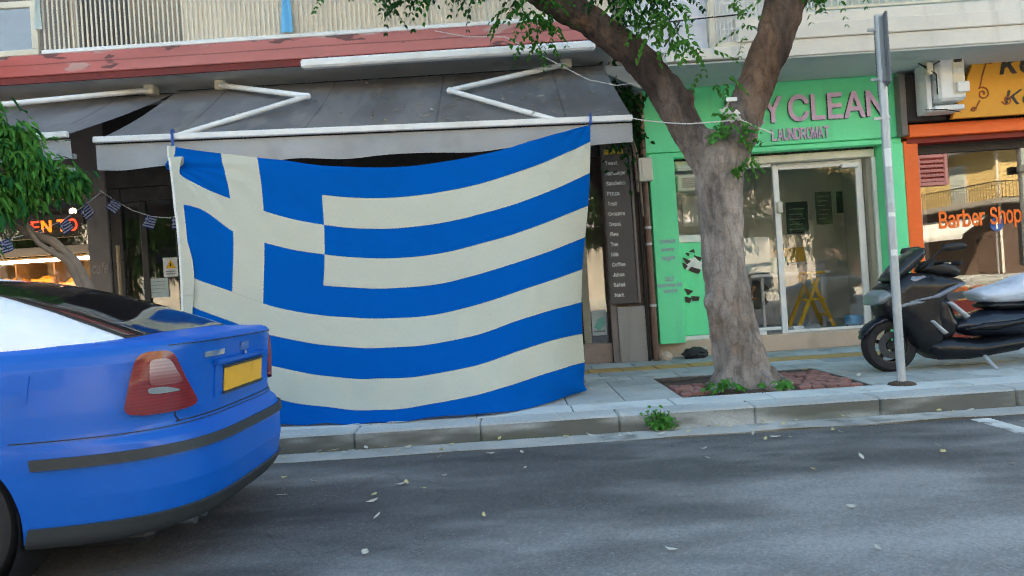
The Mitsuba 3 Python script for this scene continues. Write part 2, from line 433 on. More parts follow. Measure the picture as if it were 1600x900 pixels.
# pavement: bed, border slabs, tiles, tactile strip
PIT = (1.36, 2.95, 6.12, 7.42)
def strip_bed(x0, x1, y0, y1, z, nm, mat, parent):
    add(nm, box(x0, x1, y0, y1, z - .3, z), mat, parent)
tag(numbered('pavement'), 'grey tiled pavement between the kerb and the shopfronts', kind='structure')
strip_bed(-30, PIT[0], 5.78, 9.6, KT - .010, 'bed', 'joint_earth', 'pavement')
strip_bed(PIT[1], 30, 5.78, 9.6, KT - .010, 'bed', 'joint_earth', 'pavement')
strip_bed(PIT[0], PIT[1], 5.78, PIT[2], KT - .010, 'bed', 'joint_earth', 'pavement')
strip_bed(PIT[0], PIT[1], PIT[3], 9.6, KT - .010, 'bed', 'joint_earth', 'pavement')
x = -7.6
while x < 8.5:
    L = .74 + .1 * rng.random()
    add('border_slab', box(x + .004, x + L - .004, 5.800, 6.105, KT - .06, KT + .003 * rng.random(), .006), 'border_slab', 'pavement')
    x += L
def tile_row(y0, y1, x0, x1, w, mats, nm='tile', off=0.0):
    xa = x0 + off
    while xa < x1 - .05:
        xb = min(xa + w, x1)
        if not (xb > PIT[0] + .02 and xa < PIT[1] - .02 and y1 > PIT[2] + .02 and y0 < PIT[3] - .02):
            dz = .004 * rng.random()
            add(nm, box(xa + .004, xb - .004, y0 + .004, y1 - .004, KT - .05, KT + dz, .005), rng.choice(mats), 'pavement')
        xa = xb
G3 = ['tile_grey_0', 'tile_grey_1', 'tile_grey_2']
rows = [(6.11, 6.55), (6.55, 6.99), (6.99, 7.43), (7.43, 7.77), (7.77, 8.12)]
for j, (a, b) in enumerate(rows):
    if j < 3:
        tile_row(a, b, -6.8, PIT[0], .48, G3)
        tile_row(a, b, PIT[1], 7.6, .48, G3, off=0)
    else:
        tile_row(a, b, -6.8, 7.6, .48, G3, off=-.2 * (j % 2))
tile_row(8.12, 8.50, -6.8, 7.6, .38, ['tactile_ochre'], 'tactile_tile')
tile_row(8.50, 8.92, -6.8, 7.6, .48, ['tile_grey_1', 'tile_grey_0'])
tile_row(8.92, 9.30, -6.8, 7.6, .60, ['tile_grey_1'])
# tree pit
P_ = thing('tree_pit', 'sunken earth pit round the tree trunk with loose red pavers', 'tree pit')
n_ = 40
X_, Y_ = np.meshgrid(np.linspace(PIT[0] + .01, PIT[1] - .01, n_), np.linspace(PIT[2] + .01, PIT[3] - .01, n_))
Z_ = KT - .03 + .05 * (meshkit.fbm(np.stack([X_ * 5, Y_ * 5, X_ * 0], -1), 4) - .5) + .05 * np.exp(-((X_ - 2.02) ** 2 + (Y_ - 6.6) ** 2) / .16)
add('soil', grid(np.stack([X_, Y_, Z_], -1)), 'soil', P_, smooth=True)
for (x0, y0, nx, ny, tilt) in [(1.38, 6.28, 3, 5, .03), (2.38, 6.2, 5, 9, .012)]:
    for i in range(nx):
        for j in range(ny):
            ax, ay = x0 + i * .105 + (.05 if j % 2 else 0) + rng.gauss(0, .006), y0 + j * .105 + rng.gauss(0, .004)
            if (ax + .05 - 2.0) ** 2 + (ay - 6.6) ** 2 < .36 ** 2: continue
            if ax + .1 > PIT[1]: continue
            m = box(-.049, .049, -.049, .049, -.03, .03, .006)
            m.apply_transform(trimesh.transformations.euler_matrix(rng.gauss(0, tilt), rng.gauss(0, tilt), rng.gauss(0, .04)))
            m.apply_translation((ax + .05, ay + .05, KT - .022 + rng.gauss(0, .006)))
            add('paver', m, 'red_paver', P_)
# painted parking line
add('parking_line', box(3.17, 3.30, 3.2, 5.2, -.004, .004), 'road_paint', kind='structure', label='worn white parking line painted on the road')

# dropped leaves: on the road, in the gutter, on the pavement
def leaf_blade(L, w, bend=.15):
    t = np.linspace(0, 1, 5)
    wd = w * np.sin(np.pi * np.clip(t, .02, .98)) ** .8
    V = np.stack([np.stack([t * L, s * wd, bend * L * (t - .5) ** 2 + abs(s) * .15 * w], 1) for s in (-1, 0, 1)])
    return grid(V)
def scatter(pts, mats, nm, label):
    out = {m: [] for m in mats}
    for (px, py, pz) in pts:
        m = leaf_blade(.04 + .035 * rng.random(), .009 + .008 * rng.random(), .5 * rng.random())
        m.apply_transform(trimesh.transformations.euler_matrix(rng.gauss(0, .25), rng.gauss(0, .2), rng.random() * 6.28))
        m.apply_translation((px, py, pz + .008))
        out[rng.choice(mats)].append(m)
    nm = tag(numbered(nm), label, 'leaves', kind='stuff')
    for k, ms in out.items():
        if ms: add('blade', join(ms), k, nm)
pts = [(rng.uniform(-2.2, 6), 5.50 - abs(rng.gauss(0, .12)), .014) for _ in range(60)]
pts += [(rng.uniform(-1.8, 5), 5.3 - abs(rng.gauss(0, .65)), .004) for _ in range(40)]
pts += [(rng.uniform(-1.2, 3.2), rng.uniform(2.6, 4.4), .004) for _ in range(9)]
pts += [(rng.uniform(.5, 5), rng.uniform(5.85, 8), KT + .004) for _ in range(16)]
scatter(pts, ['dry_leaf', 'pale_leaf'], 'fallen_leaves', 'small dry yellow and pale leaves scattered along the gutter and road')

pts = []
while len(pts) < 95:
    x, q = rng.gauss(-.35, .85), rng.random()
    if x > 1.1 or x < -3.2: continue
    pts.append((x, 6.95 + 1.45 * q, 2.76 - .02 * (x + 3.8) + (3.645 - 2.72) * (.045 + .90 * q) - .03 * math.sin(math.pi * q)))
scatter(pts, ['dry_leaf', 'pale_leaf', 'pale_leaf'], 'fallen_leaves', 'small pale leaves fallen on top of the wide grey awning')

# ================================================================== LEFT BUILDING (over the cafe and the bakery)
A = thing('apartment_building', 'older apartment building with red balcony band over the awning', 'building')
FY = 9.2                                   # facade line of both buildings
add('wall', box(-24, 1.66, FY, 20, 3.70, 16.5), 'plaster_beige', A)
for k, z0 in enumerate([3.70, 6.8, 9.9, 13.0]):
    add('balcony_slab', box(-24, 1.30, 8.03, FY - .003, z0 + .02, z0 + .29), 'soffit_paint' if k else 'soffit_dark', A)
    add('balcony_front', box(-24, 1.30, 7.98, 8.028, z0 + .075, z0 + .30, .006), 'red_fascia', A)
    if k == 0: add('fascia_lip', box(-24, 1.30, 8.0, 8.027, z0, z0 + .074), 'red_lip', A)
    else: add('parapet', box(-24, 1.30, 7.985, 8.02, z0 + .34, z0 + 1.15), 'plaster_cream', A)
R_ = A + '__railing'
add('railing', box(-4.93, 1.28, 7.985, 8.025, 4.005, 4.05, .006), 'white_metal', A, label='pale balcony railing with thin upright bars')
add('top_rail', box(-4.93, 1.28, 7.985, 8.025, 4.92, 4.96, .006), 'white_metal', R_)
k = 0; x = -4.90
while x < 1.27:
    add('baluster', box(x, x + .016, 7.998, 8.012, 4.05, 4.92), 'cream_metal', R_)
    x += .052
add('screen', sheet(np.stack([np.stack([np.linspace(-3.4, 1.25, 94), 8.035 + .012 * np.sin(np.linspace(0, 60, 94)), np.full(94, z)], 1) for z in np.linspace(4.05, 4.90, 12)]), .004), 'screen_cloth', R_, smooth=True, label='pale cloth screen tied behind the railing bars')
# glazed corner of the balcony on the left
add('balcony_glazing', join([box(-7.2, -4.96, 7.99, 8.04, 4.005, 4.07, .006), box(-5.03, -4.96, 7.99, 8.04, 4.07, 4.58, .006), box(-7.2, -4.96, 7.99, 8.04, 4.53, 4.60, .006), box(-6.2, -6.14, 7.99, 8.04, 4.07, 4.53, .006)]), 'cream_metal', A, label='cream framed glazing at the end of the balcony')
add('pane', box(-7.2, -5.03, 8.012, 8.018, 4.07, 4.53), 'glass_pane', A + '__balcony_glazing')
for x0 in (-3.2, .1):
    add('shutter', box(x0, x0 + 1.1, FY - .05, FY - .004, 4.05, 6.3, .01), 'wood_handle', A)
add('shutter', box(-6.3, -5.3, FY - .05, FY - .004, 4.05, 6.3, .01), 'brown_frame', A)
for x0 in (-4.6, -1.3):
    add('balcony_partition', box(x0, x0 + .05, 8.12, FY - .01, 4.02, 5.9, .01), 'taupe_post', A)
for (x, z0, w, mat, lb) in [(-2.25, 4.06, .13, 'sky_blue', 'pale blue cloth hanging on the balcony railing'), (-4.93, 4.27, .10, 'sky_blue', 'light blue cloth tied to the left end of the railing')]:
    zz = np.linspace(z0, 4.95, 14); ww = np.linspace(-w / 2, w / 2, 8)
    V = np.stack([np.stack([x + ww * (.7 + .3 * math.sin(z * 5)) + .04 * (z - z0), 7.965 + .012 * np.sin(ww * 70 + z * 6), np.full(8, z)], 1) for z in zz])
    add('laundry', sheet(V, .005), mat if x > -3 else 'paper_mint', smooth=True, label=lb, cat='cloth')
# ground floor walls and rooms of the left building
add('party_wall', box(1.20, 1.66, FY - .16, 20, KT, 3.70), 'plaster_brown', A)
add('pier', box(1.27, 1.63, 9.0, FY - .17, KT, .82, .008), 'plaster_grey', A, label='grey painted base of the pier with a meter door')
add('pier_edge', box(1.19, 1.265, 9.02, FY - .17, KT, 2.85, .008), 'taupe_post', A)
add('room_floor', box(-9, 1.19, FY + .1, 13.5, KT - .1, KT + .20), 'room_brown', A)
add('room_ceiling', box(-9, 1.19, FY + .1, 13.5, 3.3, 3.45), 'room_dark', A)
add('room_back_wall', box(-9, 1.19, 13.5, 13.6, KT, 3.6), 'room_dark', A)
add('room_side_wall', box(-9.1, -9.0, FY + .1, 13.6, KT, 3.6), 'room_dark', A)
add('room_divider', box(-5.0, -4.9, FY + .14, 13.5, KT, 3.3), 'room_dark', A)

# cafe front ------------------------------------------------------------------
C = thing('cafe_shopfront', 'dark cafe front with black frames and glass under the awning', 'shopfront')
add('header', box(-4.95, 1.19, FY - .05, FY + .08, 2.70, 3.70), 'dark_board', C)
for x0, x1 in ((-4.95, -4.80), (-4.14, -4.03), (-2.45, -2.37), (-.85, -.77), (.78, .86)):
    add('frame_post', box(x0, x1, FY - .03, FY + .06, KT + .04, 2.70, .006), 'black_frame', C)
add('door_rail', box(-4.80, -4.14, FY - .025, FY + .05, 2.52, 2.70, .006), 'black_frame', C)
add('door_rail', box(-4.80, -4.14, FY - .025, FY + .05, KT + .04, .34, .006), 'black_frame', C)
add('door_stile', box(-4.58, -4.50, FY - .022, FY + .04, .34, 2.52, .006), 'black_frame', C)
for x0, x1 in ((-4.80, -4.58), (-4.50, -4.14), (-4.03, -2.45), (-2.37, -.85), (-.77, .78), (.95, 1.19)):
    add('pane', box(x0, x1, FY + .008, FY + .016, .34, 2.70 if x0 > -4.1 else 2.52), 'glass_pane', C)
add('window_sill', box(-4.03, .78, FY - .06, FY + .06, KT, .34, .008), 'marble_brown', C)
add('plinth', box(.84, 1.19, FY - .12, FY + .06, KT, .385, .008), 'marble_brown', C, label='brown marble block under the narrow window')
add('wooden_post', box(.86, .95, FY - .06, FY + .06, .385, 2.70, .006), 'olive_frame', C)
hd = add('door_handle', tube([(-4.82, FY - .12, 1.0), (-4.82, FY - .12, 1.98)], .022, 12), 'wood_handle', C, label='long upright wooden door handle')
for z in (1.2, 1.8): add('bracket', tube([(-4.82, FY - .12, z), (-4.82, FY - .02, z)], .01, 8), 'chrome', hd)
# papers on the door
S_ = add('notice_sheet', box(-4.60, -4.28, FY - .006, FY - .002, 1.31, 1.55), 'paper_mint', label='pale notice sheet on the dark cafe door', cat='notice')
for j in range(4): add('text_line', box(-4.57, -4.32 - .05 * (j == 3), FY - .0085, FY - .0065, 1.505 - .045 * j, 1.513 - .045 * j), 'ink_grey', S_)
S_ = add('warning_notice', box(-4.33, -4.14, FY - .006, FY - .002, 1.56, 1.80), 'paper_white', label='white notice with an orange warning triangle on the cafe door', cat='notice')
add('triangle', prism([(-4.30, 1.665), (-4.17, 1.665), (-4.235, 1.775)], FY - .0095, FY - .0065), 'sign_yellow', S_)
add('mark', prism([(-4.245, 1.685), (-4.225, 1.685), (-4.23, 1.735), (-4.24, 1.735)], FY - .0125, FY - .0098), 'sign_ink', S_)
for j in range(2): add('text_line', box(-4.30, -4.18, FY - .0085, FY - .0065, 1.62 - .03 * j, 1.632 - .03 * j), 'ink_grey', S_)
S_ = add('poster', box(.965, 1.145, FY - .02, FY - .016, .48, .79), 'paper_mint', label='small pale poster low in the narrow cafe window', cat='poster')
add('picture', prism(Polygon([(1.0, .58), (1.05, .68), (1.10, .70), (1.12, .62), (1.06, .55)]).buffer(.008), FY - .0225, FY - .0205), 'mint_plastic', S_)
add('caption', box(.985, 1.125, FY - .0225, FY - .0205, .52, .54), 'ink_grey', S_)
# counter seen in the dark
add('cafe_counter', box(-4.4, -.5, 11.5, 12.0, .34, 1.3, .02), 'room_brown', label='dark wooden counter inside the cafe', cat='counter')
add('cup_stack', join([revolve_y([(0, 0), (.04, 0)], (0, 0, 0)) for _ in range(0)] + [tube([(-4.22, 10.0, 1.02), (-4.22, 10.0, 1.10)], [.16, .16], 20), box(-4.42, -3.95, 9.9, 10.3, .98, 1.02, .005)]), 'sky_blue', label='blue basin on a shelf behind the cafe door', cat='basin')

# menu board
B_ = add('menu_board', box(1.19, 1.515, 8.955, 8.985, .86, 2.80, .006), 'menu_grey', label='tall dark grey menu board with white words and yellow heading', cat='menu board')
add('rail', box(1.525, 1.555, 8.95, 8.985, .86, 2.82, .006), 'taupe_post', B_)
add('heading', front_text('sandwich', 1.22, 8.954, 2.685, .075, .235, .003, True), 'menu_yellow', B_)
W_ = [('Toast', .15), ('Hamburger', .24), ('Sandwich', .24), ('Pizza', .15), ('Tost', .11), ('Croissant', .20), ('Crepes', .14), ('Pies', .10), ('Tea', .09), ('Milk', .09), ('Coffee', .16), ('Juices', .14), ('Salad', .14), ('Snack', .12)]
for j, (w_, L_) in enumerate(W_):
    add('word', front_text(w_, 1.225 + .0009 * j, 8.954, 2.555 - .1235 * j, .045, L_, .003, True), 'menu_white', B_)

# bakery front ----------------------------------------------------------------
K = thing('bakery_shopfront', 'bakery front with lit window left of the dark cafe door', 'shopfront')
add('post', box(-5.22, -4.953, FY - .06, FY + .06, KT, 2.62, .01), 'taupe_post', K)
add('header', box(-9, -4.953, FY - .06, FY + .08, 2.62, 3.70, .01), 'brown_frame', K)
add('transom', box(-9, -5.225, FY - .05, FY + .05, 1.93, 2.03, .006), 'beige_sill', K)
add('base_panel', box(-9, -5.225, FY - .05, FY + .05, KT, 1.10, .008), 'marble_brown', K)
add('pane', box(-9, -5.225, FY + .004, FY + .012, 2.03, 2.62), 'glass_pane', K)
add('pane', box(-9, -5.225, FY + .004, FY + .012, 1.10, 1.93), 'glass_pane', K)
add('display_back', box(-9, -5.05, 10.25, 10.3, 1.0, 2.0), 'room_warm', K)
add('display_shelf', box(-9, -5.05, FY + .03, 10.25, 1.05, 1.45), 'room_warm', K)
for x0 in (-6.9, -6.45, -5.95):
    add('display_divider', box(x0, x0 + .02, 9.6, 10.24, 1.45, 1.9), 'chair_brown', K)
lamp = add('tube_lamp', tube([(-8.2, 9.42, 1.885), (-5.36, 9.42, 1.885)], .022, 14), 'white_metal', label='long glowing fluorescent tube in the bakery window', cat='lamp', emitter={'type': 'area', 'radiance': {'type': 'rgb', 'value': [1.5, 1.08, .55]}})
PL = ['golden pastry heap at the left end of the bakery shelf', 'wide second heap of orange pastries on the bakery shelf', 'orange pastry heap in the middle of the bakery shelf', 'low heap of orange pastries fourth along the bakery shelf', 'tall narrow pastry heap nearest the bakery post']
for i_, (px_, w_, h_) in enumerate([(-7.0, .30, .20), (-6.55, .26, .25), (-6.12, .26, .24), (-5.72, .24, .19), (-5.42, .16, .22)]):
    m = trimesh.creation.icosphere(4, 1.0); v = np.array(m.vertices)
    v *= np.array([w_, .24, h_]); d_ = meshkit.fbm(v * 16 + i_ * 5, 3)
    v *= (1 + .5 * (d_ - .5))[:, None]; v += (px_, 9.75, 1.45); m.vertices = v
    add('pastry_heap', m, 'pastry', smooth=True, label=PL[i_], cat='pastry', group='heaps of orange pastries in the bakery window')
add('hanging_bulb', trimesh.creation.icosphere(2, .045).apply_translation((-5.66, 9.62, 2.515)), 'white_metal', smooth=True, label='small warm round bulb above the red lit sign', cat='lamp', emitter={'type': 'area', 'radiance': {'type': 'rgb', 'value': [.35, .26, .14]}})
L_ = add('lit_sign', box(-6.6, -5.40, 9.40, 9.44, 2.16, 2.46, .006), 'black_plastic', label='black sign board with glowing red letters in the bakery window', cat='sign')
for j, (ch, x0, w_) in enumerate([('C', -6.21, .11), ('E', -6.07, .105), ('N', -5.94, .13), ('T', -5.74, .12), ('O', -5.61, .13)]):
    hot = ch in 'NT'
    add('letter', front_text(ch, x0, 9.395, 2.24, .145, w_, .008, True), 'orange_vinyl', L_, emitter={'type': 'area', 'radiance': {'type': 'rgb', 'value': [.16, .022, .001] if hot else [.13, .0035, .002]}})
add('painted_word', front_text('cafe', -5.19, FY - .066, 1.66, .12, .20, .004, True, .2), 'paper_dim', K)

# awnings -----------------------------------------------------------------------
def awning(name, label, xl, xr, bl, brr, valance=True):
    """xl..xr along the wall, bl and brr the front bar's two ends."""
    t = thing(name, label, 'awning')
    wl, wr = np.array([xl, 8.50, 3.655]), np.array([xr, 8.50, 3.635])
    bl, brr = np.array(bl, float), np.array(brr, float)
    nu, nv = 70, 30
    V = np.zeros((nv, nu, 3))
    for j, s in enumerate(np.linspace(0, 1, nv)):
        for i, u in enumerate(np.linspace(0, 1, nu)):
            p = (wl * (1 - u) + wr * u) * (1 - s) + (bl * (1 - u) + brr * u) * s
            sag = .035 * math.sin(math.pi * s) * (1 + .35 * math.sin(u * 17)) + .012 * math.sin(u * 40 + s * 3) * s
            V[j, i] = p - np.array([0, 0, sag])
    add('canopy', grid(V), 'awning_cloth', t, smooth=True)
    add('roller', tube([wl + (0, .06, -.01), wr + (0, .06, -.01)], .04, 14), 'trim_grey', t, smooth=40)
    add('front_bar', bar(bl + (0, 0, .01), brr + (0, 0, .01), .05, .055), 'white_metal', t)
    if valance:
        zz = np.linspace(0, 1, 8); uu = np.linspace(0, 1, 120)
        V = np.zeros((8, 120, 3))
        for j, s in enumerate(zz):
            p = bl[None] * (1 - uu[:, None]) + brr[None] * uu[:, None]
            V[j] = p + np.stack([0 * uu, .03 + .02 * s * np.sin(uu * 46), -.03 - (.235 - .045 * uu + .012 * np.sin(uu * 30)) * s], 1)
        add('valance', sheet(V, .003), 'valance_cloth', t, smooth=True)
    return t
aw = awning('awning', 'wide grey awning with white arms holding the striped flag', -3.72, 1.22, (-3.80, 6.86, 2.76), (1.24, 6.96, 2.66))
def arm(t, root, elbow, tip):
    k = add('arm', join([tube([root, elbow], .030, 12), tube([elbow, tip], .026, 12), trimesh.creation.icosphere(2, .036).apply_translation(elbow)]), 'white_metal', t, smooth=40)
    r = np.array(root)
    add('bracket', box(r[0] - .06, r[0] + .06, r[1] - .03, r[1] + .12, r[2] - .05, r[2] + .06, .012), 'cream_metal', k)
arm(aw, (-3.17, 8.40, 3.665), (-2.03, 7.80, 3.31), (-3.07, 6.88, 2.755))
arm(aw, (.785, 8.40, 3.65), (-.52, 7.80, 3.27), (.52, 6.94, 2.69))
al = awning('awning', 'second grey awning behind the leafy street tree', -9.0, -3.76, (-9.0, 6.9, 2.84), (-4.06, 6.9, 2.84))
arm(al, (-3.98, 8.40, 3.665), (-5.5, 7.60, 3.36), (-4.6, 6.92, 2.88))
# curled stripes at the end of the second awning
for j in range(2):
    V = np.stack([np.stack([np.linspace(-4.75, -4.05, 16), np.full(16, 7.0 + .012 * j), 2.60 - .13 * j + .05 * np.sin(np.linspace(0, 2.4, 16)) + dz_], 1) for dz_ in (0, .05)])
    add('loose_strip', sheet(V, .003), 'valance_cloth', al)
add('lamp_rail', box(-2.10, 1.06, 7.86, 7.965, 3.635, 3.73, .02), 'white_metal', label='long white metal light rail under the red balcony band', cat='light rail')

# flag ----------------------------------------------------------------------------
FT = np.array([
[(-2.99,6.74,2.63),(-2.57,6.72,2.55),(-2.24,6.71,2.46),(-1.66,6.70,2.37),(-1.09,6.72,2.31),(-0.52,6.75,2.34),(0.07,6.77,2.43),(0.82,6.80,2.60)],
[(-2.95,6.67,2.50),(-2.52,6.66,2.33),(-2.20,6.65,2.22),(-1.67,6.64,2.09),(-1.10,6.66,2.03),(-0.52,6.67,2.05),(0.05,6.69,2.17),(0.81,6.79,2.44)],
[(-2.92,6.60,2.38),(-2.47,6.60,2.11),(-2.16,6.59,1.97),(-1.63,6.57,1.81),(-1.10,6.58,1.75),(-0.54,6.59,1.76),(0.03,6.61,1.88),(0.79,6.78,2.15)],
[(-2.86,6.53,2.07),(-2.43,6.53,1.80),(-2.17,6.52,1.69),(-1.63,6.50,1.54),(-1.11,6.50,1.48),(-0.55,6.51,1.49),(0.01,6.52,1.61),(0.75,6.77,1.85)],
[(-2.82,6.46,1.79),(-2.43,6.46,1.52),(-2.16,6.45,1.41),(-1.65,6.42,1.26),(-1.11,6.41,1.22),(-0.56,6.41,1.22),(-0.00,6.43,1.34),(0.71,6.76,1.56)],
[(-2.79,6.40,1.52),(-2.42,6.38,1.27),(-2.15,6.37,1.15),(-1.65,6.32,1.01),(-1.11,6.31,0.95),(-0.57,6.31,0.97),(-0.02,6.33,1.09),(0.67,6.74,1.27)],
[(-2.77,6.33,1.24),(-2.42,6.30,1.02),(-2.15,6.28,0.89),(-1.64,6.22,0.78),(-1.10,6.19,0.70),(-0.57,6.19,0.73),(-0.04,6.22,0.83),(0.62,6.73,0.97)],
[(-2.74,6.26,0.97),(-2.40,6.21,0.76),(-2.13,6.18,0.64),(-1.63,6.11,0.52),(-1.10,6.07,0.46),(-0.58,6.07,0.48),(-0.05,6.11,0.60),(0.60,6.72,0.68)],
[(-2.72,6.19,0.71),(-2.37,6.12,0.49),(-2.10,6.08,0.39),(-1.61,5.98,0.28),(-1.09,5.94,0.23),(-0.58,5.93,0.26),(-0.07,6.00,0.35),(0.61,6.71,0.42)],
[(-2.70,6.12,0.45),(-2.34,6.03,0.24),(-2.07,5.98,0.18),(-1.58,5.86,0.16),(-1.07,5.80,0.16),(-0.57,5.80,0.16),(-0.08,5.88,0.16),(0.61,6.70,0.17)]])
hem = FT[:, :1] + np.array([-.075, .012, .02])
FT = np.concatenate([hem, FT], 1)
U_ = np.array([-.35, 0, 2, 3, 5, 7, 9, 11, 13.5]); V_ = np.arange(10.)
uu = np.linspace(-.35, 13.5, 300); vv = np.linspace(0, 9, 200)
FP = np.stack([RectBivariateSpline(V_, U_, FT[:, :, k], kx=3, ky=3, s=.002)(vv, uu) for k in range(3)], -1)
UU, VV = np.meshgrid(uu, vv)
nrm = np.array(grid(FP).vertex_normals).reshape(FP.shape)
# gathers that run out from the tied corners, slack at the bottom, and the hang of the cloth
r1 = np.hypot(UU * 1.0, VV * 1.25); a1 = np.arctan2(VV * 1.25, UU + .3)
fold = .016 * np.sin(a1 * 21 + .8 * np.sin(r1)) * np.exp(-r1 / 2.6) * np.clip(r1 / .5, 0, 1) * np.clip(UU / 1.1, 0, 1)
r2 = np.hypot(13.5 - UU, VV); a2 = np.arctan2(VV, 13.6 - UU)
fold += .010 * np.sin(a2 * 13) * np.exp(-r2 / 1.8) * np.clip(r2 / .5, 0, 1)
r3 = np.hypot(UU - 3.5, 9 - VV); a3 = np.arctan2(9.3 - VV, UU - 2.6)
fold += .016 * np.sin(a3 * 9 + 1) * np.exp(-r3 / 2.6)
r4 = np.hypot(13.2 - UU, 9 - VV); a4 = np.arctan2(9.3 - VV, 13.8 - UU)
fold += .022 * np.sin(a4 * 7) * np.exp(-r4 / 2.2)
fold += .020 * np.sin(UU * 1.15 - VV * .55 + 1.2 * np.sin(VV * .5)) * np.clip((UU - 4) / 6, 0, 1) * np.clip(VV / 4, 0, 1)
fold += .006 * np.sin(UU * 3.4 + VV * .8 + np.sin(UU)) * np.clip(VV / 6, .15, 1)
fold += .03 * (meshkit.fbm(np.stack([UU * .5, VV * .5, UU * 0], -1), 3) - .5)
FP = FP + nrm * (fold * np.clip((UU + .35) / .9, 0, 1))[..., None]
FL = thing('flag', 'huge blue and white striped flag with white cross hung from the awning', 'flag')
add('cloth', grid(FP, True), 'flag_cloth', FL, smooth=True, uv=np.stack([UU.ravel(), VV.ravel()], 1))
add('hoist_tape', tube(FP[::6, 0] + nrm[::6, 0] * .004, .012, 8), 'flag_white_tape', FL, smooth=True)
for a_, b_ in (((-3.02, 6.75, 2.64), (-3.06, 6.84, 2.78)), ((.82, 6.80, 2.60), (.84, 6.90, 2.69))):
    add('tie', join([tube([a_, ((a_[0] + b_[0]) / 2, (a_[1] + b_[1]) / 2, (a_[2] + b_[2]) / 2 - .01), b_], .012, 8), trimesh.creation.torus(.036, .009, major_sections=18, minor_sections=8).apply_transform(trimesh.transformations.rotation_matrix(1.57, (0, 1, 0))).apply_translation((b_[0], b_[1] + .02, b_[2] - .0))]), 'string_blue', FL, smooth=40)

# bunting
BN = thing('bunting', 'string of tiny blue and white flags across the bakery front', 'bunting')
cv = [(-5.75, 7.4, 1.93), (-5.39, 7.5, 1.95), (-5.17, 7.6, 1.98), (-4.94, 7.75, 2.06), (-4.74, 7.85, 2.17), (-4.55, 7.95, 2.33), (-4.40, 8.0, 2.46)]
add('string', tube(cv, .004, 6), 'cable_white', BN)
cv2 = [(-4.40, 8.0, 2.49), (-4.24, 8.0, 2.37), (-4.06, 8.0, 2.25), (-3.85, 8.0, 2.17), (-3.62, 7.9, 2.13), (-3.35, 7.8, 2.16), (-3.12, 7.6, 2.2)]
add('string', tube(cv2, .004, 6), 'cable_white', BN)
def pennant(p, tilt):
    V = np.zeros((6, 8, 3))
    for j in range(6):
        for i in range(8):
            a, b = (i / 7 - .5) * .125, -j / 5 * .13
            V[j, i] = (p[0] + a * math.cos(tilt) - b * math.sin(tilt), p[1] + .008 * math.sin(i * .9 + j), p[2] + a * math.sin(tilt) + b * math.cos(tilt))
    uv = np.stack(np.meshgrid(np.linspace(0, 1, 8), np.linspace(0, 1, 6)), -1).reshape(-1, 2)
    add('pennant', grid(V, True), 'bunting_paper', BN, smooth=True, uv=uv)
for p, t_ in (((-5.42, 7.48, 1.945), .15), ((-5.18, 7.58, 1.975), .25), ((-4.95, 7.74, 2.05), .4), ((-4.73, 7.84, 2.16), .55), ((-4.56, 7.94, 2.31), .7), ((-4.22, 7.99, 2.36), -.65), ((-3.86, 7.99, 2.17), -.3), ((-3.52, 7.86, 2.135), .03)):
    pennant(p, t_)

# ================================================================== RIGHT BUILDING (over the laundromat and the barber)
Bd = thing('apartment_building', 'pale apartment building with stepped cream cornice over the green sign', 'building')
add('wall', box(1.665, 26, FY, 20, 3.47, 16.5), 'plaster_cream', Bd)
add('cornice', join([box(2.62, 26, 8.0, FY - .003, 3.46, 3.635, .006), box(2.62, 26, 7.975, FY - .01, 3.640, 3.80, .006), box(2.62, 26, 8.02, FY - .01, 3.805, 3.93, .006)]), 'plaster_cream', Bd, label='stepped cream cornice along the balcony edge')
add('balcony_slab', box(1.83, 2.617, 7.98, FY - .003, 3.475, 3.60, .006), 'plaster_cream', Bd)
add('soffit', box(1.68, 26, 8.02, 9.02, 3.440, 3.457), 'soffit_paint', Bd)
add('balcony_partition', box(1.44, 2.33, 8.10, 8.16, 3.61, 6.0, .008), 'plaster_white', Bd, label='white panel between the two balconies')
add('partition_seam', box(1.90, 1.912, 8.092, 8.099, 3.62, 6.0), 'ink_grey', Bd)
add('gusset', prism([(1.05, 3.68), (1.66, 3.62), (1.66, 3.36)], 8.6, 9.1), 'soffit_paint', Bd)
add('window_frame', join([box(2.335, 2.395, 8.02, 8.07, 3.605, 5.0, .006), box(2.395, 3.5, 8.02, 8.07, 3.605, 3.66, .006)]), 'cream_metal', Bd)
for j in range(26):
    add('grille_bar', box(2.41 + j * .042, 2.42 + j * .042, 8.035, 8.045, 3.66, 5.0), 'white_metal', Bd)
add('grille_rail', join([box(2.396, 3.5, 8.033, 8.047, z, z + .008) for z in (3.80, 3.94, 4.08, 4.22)]), 'white_metal', Bd)
add('roller_shutter', box(2.34, 3.5, 8.2, 8.24, 3.61, 5.0), 'alu_white', Bd)
RB = Bd + '__railing'
add('railing', box(3.3, 14, 8.06, 8.09, 3.96, 3.985), 'cream_metal', Bd)
for j in range(60):
    x = 3.32 + j * .075
    add('baluster', box(x, x + .012, 8.07, 8.082, 3.985, 4.85), 'cream_metal', RB)
add('balcony_cloth', box(3.34, 7.6, 8.12, 8.14, 3.95, 4.85), 'paper_mint', Bd, label='pale screen behind the upper balcony rail')
for z0 in (6.8, 9.9, 13.0):
    add('balcony_slab', box(1.83, 26, 8.0, FY - .003, z0, z0 + .3, .01), 'plaster_cream', Bd)
    add('parapet', box(1.83, 26, 8.0, 8.05, z0 + .305, z0 + 1.15, .01), 'plaster_cream', Bd)
add('brace', join([bar((1.83, 8.02, 3.66), (2.02, 8.02, 3.93), .035, .02), bar((1.35, 8.02, 3.90), (2.75, 8.02, 3.955), .014, .012)]), 'black_frame', Bd, label='thin black metal brace in front of the white panel')
